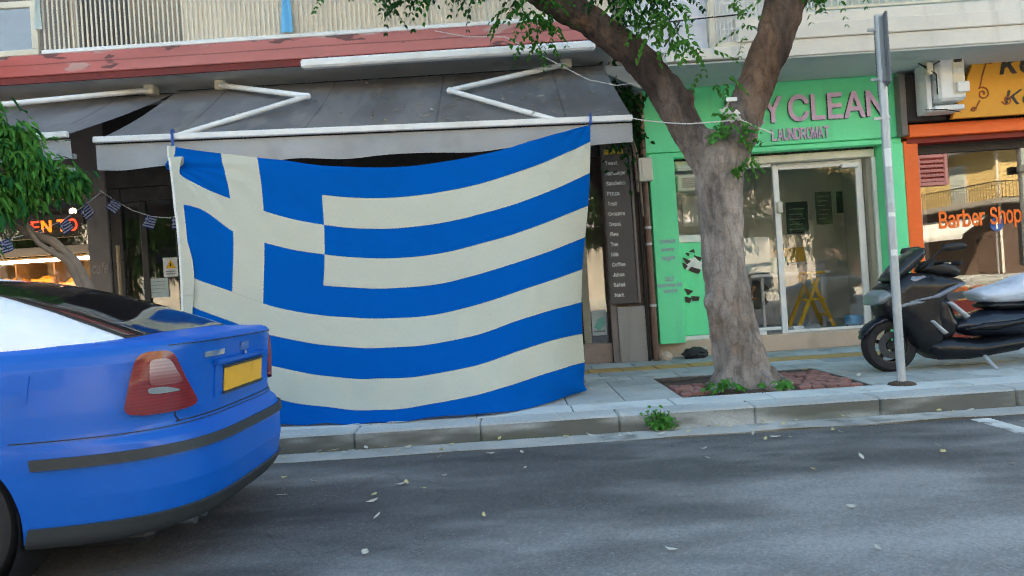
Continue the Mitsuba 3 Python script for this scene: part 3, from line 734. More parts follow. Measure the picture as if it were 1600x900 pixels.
# ground floor: rooms
add('party_wall', box(1.665, 1.90, FY + .02, 14, KT, 3.43), 'plaster_brown', Bd)
add('room_wall', box(5.31, 5.38, FY + .36, 14, KT, 3.43), 'room_wall', Bd)
add('room_return', box(4.63, 5.30, FY + .22, FY + .34, .34, 3.0), 'room_wall', Bd)
add('room_back_wall', box(1.90, 5.30, 11.6, 11.7, KT, 3.43), 'room_wall', Bd)
add('room_floor', box(1.90, 5.30, FY + .16, 11.6, KT - .1, .335), 'room_floor', Bd)
add('room_ceiling', box(1.90, 5.30, FY + .06, 11.6, 3.0, 3.1), 'room_wall', Bd)
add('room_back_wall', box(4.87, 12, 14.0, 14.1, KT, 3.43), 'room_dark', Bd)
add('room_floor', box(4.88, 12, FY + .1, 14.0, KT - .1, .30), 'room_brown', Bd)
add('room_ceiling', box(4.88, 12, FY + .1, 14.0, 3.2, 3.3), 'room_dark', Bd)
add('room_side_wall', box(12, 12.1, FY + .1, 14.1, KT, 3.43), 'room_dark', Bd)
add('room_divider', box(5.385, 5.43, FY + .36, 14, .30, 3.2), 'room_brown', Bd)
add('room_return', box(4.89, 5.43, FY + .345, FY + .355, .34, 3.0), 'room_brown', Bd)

# laundromat front ---------------------------------------------------------------
Lf = thing('laundromat_shopfront', 'laundromat front with white sliding glass door and green posts', 'shopfront')
add('sill', box(1.72, 4.62, FY - .06, FY + .20, KT, .345, .01), 'beige_sill', Lf)
add('post', box(1.765, 2.075, 8.985, FY + .06, .335, 2.66, .006), 'green_panel', Lf, label='bright green post with small lilac words')
add('post', box(4.62, 4.875, 8.985, FY + .06, KT, 2.60, .006), 'green_panel', Lf)
gp = Lf + '__post'
for s_, z, h, w in (('CHANGE', 1.56, .045, .20), ('every', 1.465, .045, .16), ('night', 1.36, .045, .165), ('SELF', 1.10, .05, .11), ('laundromat 24h', 1.03, .045, .30), ('service', .96, .045, .17)):
    add('word', front_text(s_, 1.93 - w / 2, 8.984, z, h, w, .003, True), 'small_lilac', gp)
add('corner_strip', box(2.078, 2.115, FY - .02, FY + .05, .345, 2.56, .004), 'cream_metal', Lf)
add('header_bar', box(2.115, 4.60, FY - .06, FY + .10, 2.480, 2.575, .008), 'cream_metal', Lf)
add('shutter_box', box(2.08, 4.61, FY - .02, FY + .20, 2.578, 2.66), 'dark_board', Lf)
for j in range(9):
    add('shutter_slat', box(2.3 + .25 * j, 2.315 + .25 * j, FY - .05, FY - .024, 2.58, 2.645), 'brown_frame', Lf)
add('track', box(4.50, 4.56, FY - .02, FY + .10, .345, 2.478, .006), 'olive_frame', Lf)
add('track', box(4.565, 4.615, FY - .05, FY + .10, .345, 2.478, .006), 'alu_white', Lf)
# side panel left of the trunk: green lower panel, window above
add('lower_panel', box(2.118, 2.60, FY + .0, FY + .03, .40, 1.56, .004), 'green_panel', Lf)
add('panel_rail', box(2.118, 2.60, FY - .01, FY + .04, 1.565, 1.655, .004), 'alu_white', Lf)
add('panel_foot', box(2.118, 3.14, FY - .01, FY + .04, .347, .396, .004), 'alu_white', Lf)
add('side_pane', box(2.118, 2.60, FY + .012, FY + .018, 1.658, 2.478), 'glass_pane', Lf)
em = add('emblem', prism(Polygon([(2.20, 1.24), (2.36, 1.20), (2.38, 1.30), (2.30, 1.36), (2.19, 1.34)]).buffer(.012), FY - .006, FY - .002), 'paper_white', Lf, label='small black and white sticker on the green panel')
for a_ in ([(2.16, 1.37), (2.24, 1.33), (2.20, 1.30)], [(2.30, 1.39), (2.38, 1.36), (2.36, 1.33)], [(2.15, 1.31), (2.20, 1.27), (2.17, 1.24)], [(2.25, 1.45), (2.29, 1.47), (2.30, 1.44)], [(2.20, 1.43), (2.235, 1.42), (2.22, 1.40)], [(2.22, 1.22), (2.33, 1.17), (2.36, 1.21), (2.25, 1.25)]):
    add('mark', prism(Polygon(a_).buffer(.008), FY - .0095, FY - .0064), 'sign_ink', em)
for a_ in ([(2.16, .98), (2.24, .95), (2.19, .92)], [(2.16, .88), (2.22, .86), (2.2, .82), (2.16, .83)], [(2.24, .88), (2.32, .87), (2.31, .84), (2.25, .84)]):
    add('mark', prism(Polygon(a_).buffer(.012), FY - .006, FY - .003), 'sign_ink', Lf)
# fixed pane and the sliding door
add('frame', join([box(2.60, 2.66, FY - .01, FY + .05, .40, 2.478, .005), box(2.66, 3.33, FY - .01, FY + .05, .40, .44, .005), box(2.66, 3.33, FY + .0, FY + .05, 2.44, 2.478, .005)]), 'alu_white', Lf)
add('pane', box(2.66, 3.33, FY + .012, FY + .018, .44, 2.44), 'glass_pane', Lf)
D_ = add('door', join([box(3.36, 3.435, FY + .055, FY + .095, .347, 2.475, .006), box(4.405, 4.49, FY + .055, FY + .095, .347, 2.475, .006), box(3.437, 4.403, FY + .057, FY + .093, 2.40, 2.473, .005), box(3.437, 4.403, FY + .057, FY + .093, .347, .385, .005)]), 'alu_white', Lf, label='white framed sliding glass door')
add('pane', box(3.437, 4.403, FY + .072, FY + .078, .387, 2.398), 'glass_pane', D_)
add('lock', box(3.385, 3.45, FY + .01, FY + .053, 1.86, 2.0, .008), 'cream_metal', D_)
add('closer', box(4.22, 4.44, FY + .01, FY + .053, 2.37, 2.43, .008), 'alu_white', D_)
# sign
Sg = thing('shop_sign', 'long green laundromat sign board with raised lilac letters', 'sign')
add('board', box(1.735, 4.868, 8.975, 9.075, 2.668, 3.437, .008), 'green_panel', Sg)
add('lip', box(1.735, 4.868, 9.0, 9.15, 2.60, 2.664, .006), 'green_panel', Sg)
def raised(s, x, z, h, w, par):
    for mat, off, dx in (('letter_edge', 0, 0), ('lilac_letter', .021, 0)):
        m = front_text(s, x, 8.974 - off, z, h, w, .020 if mat == 'letter_edge' else .004, True)
        add('letters' if mat == 'letter_edge' else 'letter_faces', m, mat, par)
xs_ = 2.64
for ch, x0, w in (('D', 2.735, .21), ('R', 2.955, .235), ('Y', 3.18, .24), ('C', 3.49, .25), ('L', 3.77, .17), ('E', 3.97, .18), ('A', 4.165, .26), ('N', 4.44, .23)):
    for mat, off, d_, gr in (('letter_edge', 0, .03, 1.0), ('lilac_letter', .0315, .004, 1.0)):
        m = front_text(ch, x0, 8.974 - off, 2.945, .30, w, d_, True)
        if mat == 'letter_edge': lk = add('letter', m, mat, Sg)
        else: add('face', m, mat, lk)
for j, ch in enumerate('LAUNDROMAT'):
    lk = add('small_letter', front_text(ch, 3.275 + .0705 * j, 8.974, 2.72, .135, .066, .016, True), 'letter_edge', Sg)
    add('face', front_text(ch, 3.275 + .0705 * j, 8.957, 2.72, .135, .066, .003, True), 'lilac_letter', lk)

# things inside the laundromat
def poster(x0, x1, y, z0, z1, mat, label):
    k = add('poster', box(x0, x1, y - .02, y, z0, z1, .004), mat, label=label, cat='poster')
    return k
k = poster(4.38, 4.72, 11.59, 1.70, 2.20, 'poster_blue', 'dark blue poster on the back wall of the laundromat')
for j in range(5): add('text_line', box(4.42, 4.66 - .03 * (j % 2), 11.566, 11.569, 2.08 - .08 * j, 2.095 - .08 * j), 'paper_mint', k)
k = poster(4.85, 5.10, 11.59, 1.82, 2.33, 'poster_grey', 'grey price list on the back wall beside the blue poster')
for j in range(6): add('text_line', box(4.88, 5.06 - .03 * (j % 3), 11.566, 11.569, 2.25 - .07 * j, 2.262 - .07 * j), 'paper_white', k)
poster(5.18, 5.28, 11.59, 1.98, 2.32, 'poster_blue', 'narrow dark poster in the far right corner of the laundromat wall')
k = add('wall_poster', box(2.2, 2.40, FY + .06, FY + .064, 1.76, 2.16), 'olive_frame', label='olive poster in the window beside the green panel', cat='poster')
tb = thing('table', 'white table inside the laundromat behind the sliding door', 'table')
add('top', box(3.30, 4.40, 10.16, 10.8, 1.06, 1.105, .006), 'table_white', tb)
for a_ in (3.46, 4.29):
    for b_ in (10.25, 10.75): add('leg', box(a_, a_ + .035, b_ - .02, b_ + .02, .335, 1.06), 'alu_white', tb)
ct = thing('counter', 'white counter behind the table with boxes on its top', 'counter')
add('body', box(3.9, 4.70, 11.0, 11.45, .335, 1.22, .01), 'washer_white', ct); add('top', box(3.86, 4.71, 10.96, 11.52, 1.222, 1.25, .005), 'table_white', ct)
add('partition', box(2.9, 3.58, 10.15, 10.19, 1.12, 1.62, .006), 'paper_mint', label='pale mint screen panel behind the fixed pane', cat='screen')
add('storage_box', box(4.05, 4.42, 11.05, 11.35, 1.252, 1.47, .01), 'yellow_paint', label='yellow cardboard box on the laundromat counter', cat='box')
k = add('basin', revolve_y([(.0, .0)], (0, 0, 0)) if False else tube([(3.76, 10.45, 1.10), (3.76, 10.45, 1.20), (3.76, 10.45, 1.32)], [.10, .13, .15], 22), 'mint_plastic', smooth=40, label='mint green plastic basin on the white table', cat='basin')
for j in range(2):
    w_ = thing('washing_machine', 'white washing machine at the back wall %s' % ('left of the table' if j == 0 else 'behind the yellow chair'), 'washing machine', 'washing machines at the laundromat back wall')
    x0 = 2.55 + .75 * j
    add('cabinet', box(x0, x0 + .66, 11.05, 11.58, .335, 1.25, .02), 'washer_white', w_)
    add('door', revolve_y([(.0, -.02), (.17, -.03), (.22, -.01), (.22, .02)], (x0 + .33, 11.04, .80)), 'poster_grey', w_, smooth=40)
    add('panel', box(x0 + .05, x0 + .61, 11.035, 11.049, 1.10, 1.20), 'poster_grey', w_)
ch = thing('folding_chair', 'tall yellow folding chair by the white table', 'chair')
for y_ in (9.98, 10.34):
    add('leg', bar((3.84, y_, .335), (4.15, y_, 1.02), .032, .05), 'yellow_paint', ch)
    add('leg', bar((4.34, y_ + .03, .335), (4.04, y_ + .03, 1.06), .032, .05), 'yellow_paint', ch)
add('rung', bar((3.92, 9.99, .72), (4.24, 10.0, .72), .03, .03), 'yellow_paint', ch)
add('rung', bar((4.26, 9.98, .50), (4.26, 10.38, .50), .03, .03), 'yellow_paint', ch)
add('seat', box(3.96, 4.24, 9.94, 10.40, 1.06, 1.10, .012), 'yellow_paint', ch)
ch = thing('folding_chair', 'brown wooden folding chair left of the yellow one', 'chair')
for y_ in (10.0, 10.34):
    add('leg', bar((3.0, y_, .335), (3.28, y_, .95), .03, .045), 'chair_brown', ch)
    add('leg', bar((3.26, y_ + .03, .335), (3.08, y_ + .03, 1.02), .03, .045), 'chair_brown', ch)
add('seat', box(3.0, 3.32, 9.98, 10.36, .76, .79, .01), 'chair_brown', ch)
k = add('blue_crate', box(4.30, 4.46, 9.42, 9.62, .385, .50, .012), 'sky_blue', label='small light blue box on the floor by the right door edge', cat='box')
add('base', box(4.32, 4.44, 9.43, 9.61, .338, .384), 'black_plastic', k)
k = add('door_stop', box(3.52, 3.66, 9.31, 9.40, .338, .42, .012), 'paper_white', label='white block on the sill at the foot of the sliding door', cat='block')
# window air conditioner left of the trunk
ac = thing('window_air_conditioner', 'cream air conditioner in the window above the green panel', 'air conditioner')
add('housing', box(2.13, 2.46, FY - .10, FY + .02, 2.20, 2.40, .012), 'cream_metal', ac)
add('grille', join([box(2.18, 2.41, FY - .107, FY - .102, 2.235 + .022 * j, 2.247 + .022 * j) for j in range(6)]), 'olive_frame', ac)
add('hood', box(2.13, 2.46, FY - .13, FY + .02, 2.46, 2.475, .005), 'cream_metal', ac)
add('head', sheet(np.stack([np.stack([np.full(10, x), FY - .02 - .10 * np.sin(np.linspace(0, 1.57, 10)), 2.475 + .10 * np.cos(np.linspace(0, 1.57, 10)) - .03], 1) for x in np.linspace(2.13, 2.46, 6)]), .01), 'cream_metal', ac, smooth=40)

# drain pipe, fuse box, vine between the shops
dp = add('drain_pipe', tube([(1.70, 8.96, KT), (1.70, 8.96, 3.4)], .035, 14), 'rust_pipe', smooth=40, label='rusty drain pipe running up between the two shopfronts', cat='pipe')
for z in (.8, 1.55, 1.75, 2.4, 3.1): add('clamp', tube([(1.70, 8.96, z), (1.70, 8.96, z + .03)], .044, 14), 'galvanised', dp, smooth=40)
add('power_cable', tube([(1.62, 8.99, KT), (1.615, 8.99, 1.5), (1.62, 8.99, 3.3)], .016, 8), 'cable_black', label='thin dark cable beside the rusty drain pipe', cat='cable')
k = add('fuse_box', box(1.615, 1.78, 8.84, 8.93, 2.32, 2.60, .008), 'cream_metal', label='cream electrical box on the wall left of the green post', cat='electrical box')
add('door', box(1.65, 1.772, 8.832, 8.839, 2.36, 2.585, .004), 'cream_metal', k)

# barber front ---------------------------------------------------------------------
Br = thing('barber_shopfront', 'barber front with orange frame and large glass behind the scooter', 'shopfront')
add('jamb', box(4.885, 5.065, 9.0, FY + .10, KT, 2.62, .008), 'orange_paint', Br, label='bright orange post of the barber front')
add('jamb_return', box(5.068, 5.12, FY - .05, FY + .10, KT, 2.62, .006), 'orange_dark', Br)
add('lintel', box(4.93, 12, 8.92, FY + .02, 2.645, 2.80, .008), 'orange_paint', Br)
add('lintel_lip', box(4.93, 12, 8.99, FY + .05, 2.58, 2.642), 'orange_dark', Br)
add('header', box(5.07, 12, FY - .02, FY + .10, 2.47, 2.58), 'dark_board', Br)
add('upper_wall', box(4.88, 12, FY - .03, FY + .10, 2.80, 3.43), 'dark_board', Br)
add('pane', box(5.125, 6.437, FY + .02, FY + .028, .62, 2.47), 'glass_pane', Br)
add('pane', box(6.513, 9.0, FY + .02, FY + .028, .62, 2.47), 'glass_pane', Br)
add('mullion', box(6.44, 6.51, FY - .02, FY + .06, .62, 2.47, .006), 'cream_metal', Br)
add('base', box(5.07, 12, FY - .04, FY + .10, KT, .62, .008), 'orange_dark', Br)
add('bracket', box(6.36, 6.60, FY - .10, FY - .03, 2.16, 2.25, .008), 'olive_frame', Br)
for ch, x0, w in zip('BarberShop', (5.39, 5.505, 5.61, 5.69, 5.805, 5.895, 6.03, 6.135, 6.235, 6.33), (.105, .09, .075, .10, .085, .075, .095, .09, .085, .095)):
    h_ = .205
    add('letter', front_text(ch, x0, FY + .018, 1.535 + (x0 - 5.4) * .02, h_, w, .003, True), 'orange_vinyl', Br)
add('small_words', front_text('inside', 5.47, FY + .018, .735, .06, .23, .003, True, .2), 'orange_vinyl', Br)
add('small_words', front_text('-out', 5.73, FY + .018, .745, .06, .15, .003, True, .2), 'orange_vinyl', Br)
vt = add('vent', join([box(5.13, 5.175, FY - .03, FY + .01, 2.07, 2.46, .006), box(5.475, 5.52, FY - .03, FY + .01, 2.07, 2.46, .006), box(5.176, 5.474, FY - .03, FY + .01, 2.415, 2.46, .006), box(5.176, 5.474, FY - .03, FY + .01, 2.07, 2.115, .006)]), 'vent_pink', label='pink louvred vent in the barber window by the orange post', cat='vent')
add('back', box(5.176, 5.474, FY - .002, FY + .008, 2.116, 2.414), 'orange_dark', vt)
for j in range(5):
    m = box(5.177, 5.473, -.022, .022, -.003, .003); m.apply_transform(trimesh.transformations.rotation_matrix(.9, (1, 0, 0))); m.apply_translation((0, FY - .018, 2.14 + .058 * j))
    add('louvre', m, 'vent_pink', vt)
# ochre sign, scrolls
Os = add('shop_sign', prism([(5.36, 2.81), (9.5, 2.81), (9.5, 3.44), (9.5, 3.66), (5.74, 3.66)], 8.76, 8.82), 'ochre_sign', label='ochre yellow barber sign with dark painted letters and red scrolls', cat='sign')
add('word', front_text('ΚΟ', 5.955, 8.758, 3.30, .20, .46, .004, True, .25), 'sign_ink', Os)
add('word', front_text('Κο', 5.99, 8.758, 2.93, .17, .36, .004, False, .3), 'sign_ink', Os)
def spiral(c, r0, r1, turns, a0, s=1):
    t = np.linspace(0, 1, 40); a = a0 + s * turns * 2 * np.pi * t; r = r0 + (r1 - r0) * t
    return tube(np.stack([c[0] + r * np.cos(a), np.full(40, 8.756), c[1] + r * np.sin(a)], 1), .0085, 6)
def sw(pts):
    p = np.array(pts, float); return tube(np.stack([p[:, 0], np.full(len(p), 8.756), p[:, 1]], 1), .008, 6)
for m in (spiral((5.86, 3.50), .09, .01, 1.6, 1.0), sw([(5.95, 3.52), (6.02, 3.57), (6.2, 3.565), (6.6, 3.57), (7.2, 3.57)]), sw([(5.80, 3.44), (5.75, 3.30), (5.71, 3.16)]), spiral((5.74, 3.08), .08, .01, 1.5, 2.2, -1), sw([(5.70, 3.0), (5.65, 2.92), (5.60, 2.88)]), spiral((6.02, 2.99), .06, .01, 1.3, 3.4), sw([(5.93, 3.56), (5.98, 3.62), (6.05, 3.60)]), spiral((5.62, 2.9), .03, .008, 1.2, 0)):
    add('scroll', m, 'scroll_ink', Os, smooth=True)
# outdoor unit and what holds it
_before = set(scene)
ou = thing('outdoor_unit', 'white wall unit on a bracket beside the ochre sign', 'air conditioner')
add('case', box(5.12, 5.44, 8.50, 8.78, 2.94, 3.48, .03), 'white_metal', ou)
add('panel', box(5.28, 5.41, 8.492, 8.499, 3.0, 3.43, .003), 'cream_metal', ou)
add('window', box(5.30, 5.39, 8.486, 8.491, 3.37, 3.41), 'sign_ink', ou); add('plate', box(5.295, 5.395, 8.486, 8.491, 3.24, 3.30), 'paper_white', ou)
add('drawer', box(5.31, 5.45, 8.46, 8.491, 3.02, 3.14, .008), 'white_metal', ou)
add('bracket', join([box(5.03, 5.09, 8.60, 8.84, 2.84, 3.42, .01), box(5.092, 5.44, 8.56, 8.84, 2.84, 2.90, .01)]), 'white_metal', ou)
for k in set(scene) - _before:
    scene[k]['to_world'] = T().translate([-.045, 0, .035])
add('wall_board', box(4.88, 5.36, 8.86, 9.0, 2.82, 3.40, .01), 'dark_board', label='dark brown board behind the white wall unit', cat='board')
add('wall_post', box(4.80, 4.875, 8.84, 8.97, 2.66, 3.40, .006), 'taupe_post', label='narrow grey post between green sign and dark board', cat='post')
k = thing('insulator', 'clutter of old wiring and brackets at the soffit corner', 'wiring')
add('block', box(4.93, 5.0, 8.46, 8.56, 3.28, 3.42, .01), 'cream_metal', k); add('block', box(5.02, 5.07, 8.48, 8.56, 3.22, 3.38, .01), 'galvanised', k)
add('wire', join([tube([(4.85, 8.5, 3.42), (4.95, 8.48, 3.36), (5.1, 8.5, 3.43)], .008, 6), tube([(4.88, 8.5, 3.40), (5.02, 8.45, 3.27), (5.05, 8.5, 3.05)], .008, 6), tube([(4.9, 8.5, 2.88), (5.1, 8.45, 2.86), (5.3, 8.5, 2.83)], .006, 6)]), 'cable_black', k)
# barber interior
for j, (x0, w_) in enumerate([(5.3, .35), (6.1, .25)]):
    add('mirror_post', box(x0, x0 + w_, 13.0, 13.1, .3, 2.6, .01), 'room_brown', label='brown wooden column in the dark barber room, %s' % ('left one' if j == 0 else 'right one'), cat='column')
b2 = thing('barber_chair', 'dark barber chair inside the barber window', 'chair')
add('seat', box(6.6, 7.1, 10.6, 11.1, .75, .87, .04), 'black_plastic', b2); add('back', box(7.0, 7.12, 10.6, 11.1, .88, 1.45, .04), 'black_plastic', b2); add('base', tube([(6.85, 10.85, .3), (6.85, 10.85, .75)], [.12, .06], 16), 'chrome', b2, smooth=40)

# ================================================================== TREE
def hull_chain(nodes):
    out = m3.Manifold()
    for (p, r), (q, s) in zip(nodes[:-1], nodes[1:]):
        out = out + m3.Manifold.batch_hull([m3.Manifold.sphere(r, 28).translate(list(p)), m3.Manifold.sphere(s, 28).translate(list(q))])
    return out
trunk = [((2.02, 6.58, .06), .295), ((2.01, 6.59, .22), .25), ((1.965, 6.6, .55), .222), ((1.925, 6.6, 1.0), .195), ((1.91, 6.6, 1.45), .186), ((1.905, 6.6, 1.85), .20), ((1.92, 6.6, 2.15), .215)]
limL = [((1.86, 6.6, 2.12), .17), ((1.66, 6.63, 2.48), .150), ((1.49, 6.66, 2.86), .158), ((1.22, 6.70, 3.22), .145), ((.86, 6.70, 3.53), .135), ((.48, 6.68, 3.78), .15), ((-.1, 6.6, 4.2), .13), ((-.7, 6.4, 4.9), .10)]
limR = [((1.99, 6.6, 2.12), .17), ((2.14, 6.6, 2.45), .165), ((2.32, 6.6, 2.86), .168), ((2.50, 6.6, 3.25), .172), ((2.66, 6.6, 3.62), .18), ((2.95, 6.5, 4.3), .15), ((3.3, 6.3, 5.3), .11)]
W = hull_chain(trunk) + hull_chain(limL) + hull_chain(limR)
for (ax, ay, L_, r_) in ((.2, -.35, .52, .075), (-.1, -.45, .35, .07), (1.0, -.25, .62, .06), (2.6, -.3, .45, .07), (3.6, .2, .5, .07), (5.2, .2, .5, .07)):
    W = W + hull_chain([((2.02 + .2 * math.cos(ax), 6.58 + .2 * math.sin(ax), .22), r_ * 1.3), ((2.02 + L_ * .62 * math.cos(ax), 6.58 + L_ * .62 * math.sin(ax), .12), r_), ((2.02 + L_ * math.cos(ax + ay), 6.58 + L_ * math.sin(ax + ay), .06), r_ * .55)])
for c_, r_ in (((1.82, 6.54, 2.33), .12), ((1.62, 6.60, 2.72), .12), ((1.80, 6.55, .9), .11)):
    W = W + m3.Manifold.sphere(r_, 24).translate(list(c_))
W = W.refine_to_length(.03)
mm = W.to_mesh(); tm = trimesh.Trimesh(mm.vert_properties[:, :3], mm.tri_verts, process=True)
tm = trimesh.smoothing.filter_taubin(tm, iterations=24)
v = np.array(tm.vertices); n = np.array(tm.vertex_normals)
rid = meshkit.fbm(v * (17, 17, 4.5), 4) - .5; lump = meshkit.fbm(v * (3.3, 3.3, 2.4) + 7, 3) - .5; fis = np.abs(meshkit.noise(v * (11, 11, 2.2) + 3) - .5)
tm.vertices = v + n * (.034 * rid + .05 * lump - .016 * np.exp(-(fis / .06) ** 2))[:, None]
Tr = thing('street_tree', 'big street tree with forked brown trunk in front of the laundromat', 'tree')
add('trunk', tm, 'bark', Tr, smooth=True)
br_ends = []
def branch(p, q, r0, r1):
    t = np.linspace(0, 1, 6)[:, None]; P = np.array(p) * (1 - t) + np.array(q) * t
    P[1:-1] += nrg.normal(0, .06, (4, 3))
    add('branch', tube(P, np.linspace(r0, r1, 6), 9), 'bark', Tr, smooth=True)
    br_ends.append((P[-1], P[-1] - P[0]))
for p, q, r0, r1 in (((-.6, 6.4, 4.8), (-1.8, 5.6, 5.9), .09, .03), ((-.6, 6.4, 4.8), (-1.2, 7.2, 6.4), .08, .03), ((-.1, 6.6, 4.2), (.4, 5.4, 5.6), .08, .03), ((3.25, 6.3, 5.2), (4.6, 5.8, 6.3), .09, .03), ((3.25, 6.3, 5.2), (3.0, 5.3, 6.8), .09, .03), ((2.95, 6.5, 4.3), (4.4, 7.0, 5.2), .08, .03), ((3.0, 6.5, 4.4), (1.9, 6.0, 6.2), .08, .03), ((.48, 6.68, 3.78), (-.6, 6.9, 4.35), .06, .02)):
    branch(p, q, r0, r1)

LEAF = np.array([[0, 0, 0], [.28, .30, .03], [.62, .30, .0], [1, 0, -.06], [.62, -.30, .0], [.28, -.30, .03], [.45, 0, -.05]])
LEAF_F = np.array([[0, 6, 1], [1, 6, 2], [2, 6, 3], [3, 6, 4], [4, 6, 5], [5, 6, 0]])
def leaves(P, D, L, droop=.3, width=1.0):
    """Many leaf blades at once: base points P, directions D, lengths L."""
    N = len(P)
    D = D / (np.linalg.norm(D, axis=1, keepdims=True) + 1e-9)
    up = nrg.normal(0, .5, (N, 3)) + (0, 0, 1)
    S = np.cross(D, up); S /= np.linalg.norm(S, axis=1, keepdims=True) + 1e-9
    Nn = np.cross(S, D)
    V = P[:, None] + L[:, None, None] * (LEAF[None, :, :1] * D[:, None] + width * LEAF[None, :, 1:2] * S[:, None] + LEAF[None, :, 2:] * Nn[:, None] - droop * np.array([0, 0, 1]) * LEAF[None, :, :1] ** 2)
    F = LEAF_F[None] + (np.arange(N) * 7)[:, None, None]
    return trimesh.Trimesh(V.reshape(-1, 3), F.reshape(-1, 3), process=False)
def spray(o, d, L, n, leaf):
    """A feathery twig: leaflets in pairs along a drooping stalk. Returns base points, directions, lengths."""
    d = np.array(d, float); d /= np.linalg.norm(d)
    s = np.cross(d, (0, 0, 1)) + nrg.normal(0, .2, 3); s /= np.linalg.norm(s)
    P, D, Ls = [], [], []
    for i in range(n):
        t = (i + .8) / n
        c = np.array(o) + d * L * t - np.array([0, 0, .35 * L * t * t])
        for sg in (-1, 1):
            P.append(c); D.append(sg * s + .55 * d + nrg.normal(0, .22, 3) - (0, 0, .35)); Ls.append(leaf * (1 - .25 * t) * (.8 + .4 * nrg.random()))
    return np.array(P), np.array(D), np.array(Ls)
def sprays(items):
    q = [spray(*i) for i in items]
    return [np.concatenate([a[k] for a in q]) for k in range(3)]
# the high crown (over the frame) and the twigs that hang into view
items = []
for e, d in br_ends:
    for _ in range(110):
        o = e + nrg.normal(0, 1, 3) * (.85, .8, .55) - .25 * d * nrg.random()
        if o[2] < 4.35 + .1 * nrg.random(): continue
        items.append((o, nrg.normal(0, 1, 3) * (1, 1, .5), .25 + .15 * nrg.random(), 8, .055))
P, D, Ls = sprays(items)
cut = len(P) // 2
add('crown', leaves(P[:cut], D[:cut], Ls[:cut]), 'leaf_green', Tr, kind='stuff')
add('crown', leaves(P[cut:], D[cut:], Ls[cut:]), 'leaf_light', Tr, kind='stuff')
def hang(nm, cs, mat, n, spread, leaf=.05, L=.22, nl=6, down=.7):
    it = []
    for c in cs:
        for _ in range(n):
            it.append((np.array(c) + nrg.normal(0, 1, 3) * spread, nrg.normal(0, 1, 3) * (1, .7, .4) - (0, 0, down), L * (.7 + .6 * nrg.random()), nl, leaf))
    P, D, Ls = sprays(it)
    add(nm, leaves(P, D, Ls), mat, Tr, kind='stuff')
hang('hanging_leaves', [(-.85, 6.5, 3.86), (-.55, 6.4, 3.85), (-.25, 6.4, 3.84), (.1, 6.4, 3.86)], 'leaf_dark', 14, (.16, .15, .06))
hang('hanging_leaves', [(-.95, 6.3, 3.88), (-.45, 6.3, 3.87), (0.05, 6.25, 3.85), (.35, 6.3, 3.62)], 'leaf_green', 8, (.16, .12, .06))
hang('leaf_tuft', [(.22, 6.6, 3.62), (.30, 6.6, 3.42), (.42, 6.6, 3.5)], 'leaf_green', 9, (.10, .10, .07))
hang('leaf_tuft', [(1.05, 6.55, 3.78), (1.25, 6.5, 3.72), (.92, 6.5, 3.82), (1.45, 6.5, 3.62)], 'leaf_dark', 14, (.12, .1, .08))
hang('leaf_tuft', [(1.25, 6.45, 3.62), (1.5, 6.4, 3.5), (1.45, 6.42, 3.38), (1.58, 6.45, 3.28)], 'leaf_light', 9, (.09, .07, .09), .06)
hang('leaf_tuft', [(1.78, 6.5, 3.0), (1.9, 6.5, 2.85), (2.42, 6.6, 3.45), (2.15, 6.7, 3.55), (2.25, 6.75, 3.35)], 'leaf_light', 3, (.07, .07, .10))
hang('fork_sprout', [(1.93, 6.4, 2.50), (1.98, 6.38, 2.40), (1.90, 6.36, 2.34)], 'leaf_bright', 7, (.06, .05, .05), .05, .14, 5, .1)
hang('fork_sprout', [(2.10, 6.38, 2.36), (2.12, 6.38, 2.18), (2.08, 6.38, 2.10)], 'leaf_light', 4, (.05, .03, .06), .045, .12, 5, .4)
hang('base_sprout', [(1.78, 6.24, .20), (1.70, 6.22, .19), (2.2, 6.2, .19)], 'leaf_bright', 7, (.05, .03, .02), .05, .10, 4, -.5)
hang('hanging_leaves', [(2.78, 6.5, 3.66), (2.95, 6.5, 3.68), (3.1, 6.5, 3.72)], 'leaf_green', 7, (.08, .08, .05))
rg = thing('rag', 'pale rag knotted in the fork of the big tree above the green sprout', 'rag')
zz, xx = np.meshgrid(np.linspace(0, 1, 14), np.linspace(0, 1, 14), indexing='ij')
V = np.stack([1.93 + .12 * xx + .03 * np.sin(zz * 9), 6.40 + .05 * (meshkit.fbm(np.stack([xx * 5, zz * 5, xx * 0], -1), 3) - .5) * 2, 2.50 + .07 * zz + .03 * np.sin(xx * 8 + 1) - .05 * xx], -1)
add('cloth', sheet(V, .004), 'flag_white_tape', rg, smooth=True)
add('tag', box(1.965, 2.06, 6.395, 6.405, 2.635, 2.67, .003), 'paper_white', rg)
# dark vine on the corner between the buildings
vn = thing('wall_vine', 'dark creeper hanging down the corner between the two buildings', 'vine')
P = np.array([(1.42, 8.75, 3.2)]) + nrg.normal(0, 1, (520, 3)) * (.13, .10, .30)
P = np.vstack([P, np.array([(1.62, 8.90, 2.95)]) + nrg.normal(0, 1, (120, 3)) * (.05, .04, .18)])
add('leaves', leaves(P, nrg.normal(0, 1, (len(P), 3)) - (0, 0, .5), np.full(len(P), .07)), 'leaf_dark', vn)
add('stem', join([tube([(1.60, 8.9, 2.2), (1.58, 8.88, 2.7), (1.42, 8.8, 3.2), (1.36, 8.75, 3.6)], .018, 6), tube([(1.64, 8.9, 1.9), (1.62, 8.88, 2.6), (1.50, 8.8, 3.1)], .014, 6)]), 'thin_bark', vn, smooth=True)

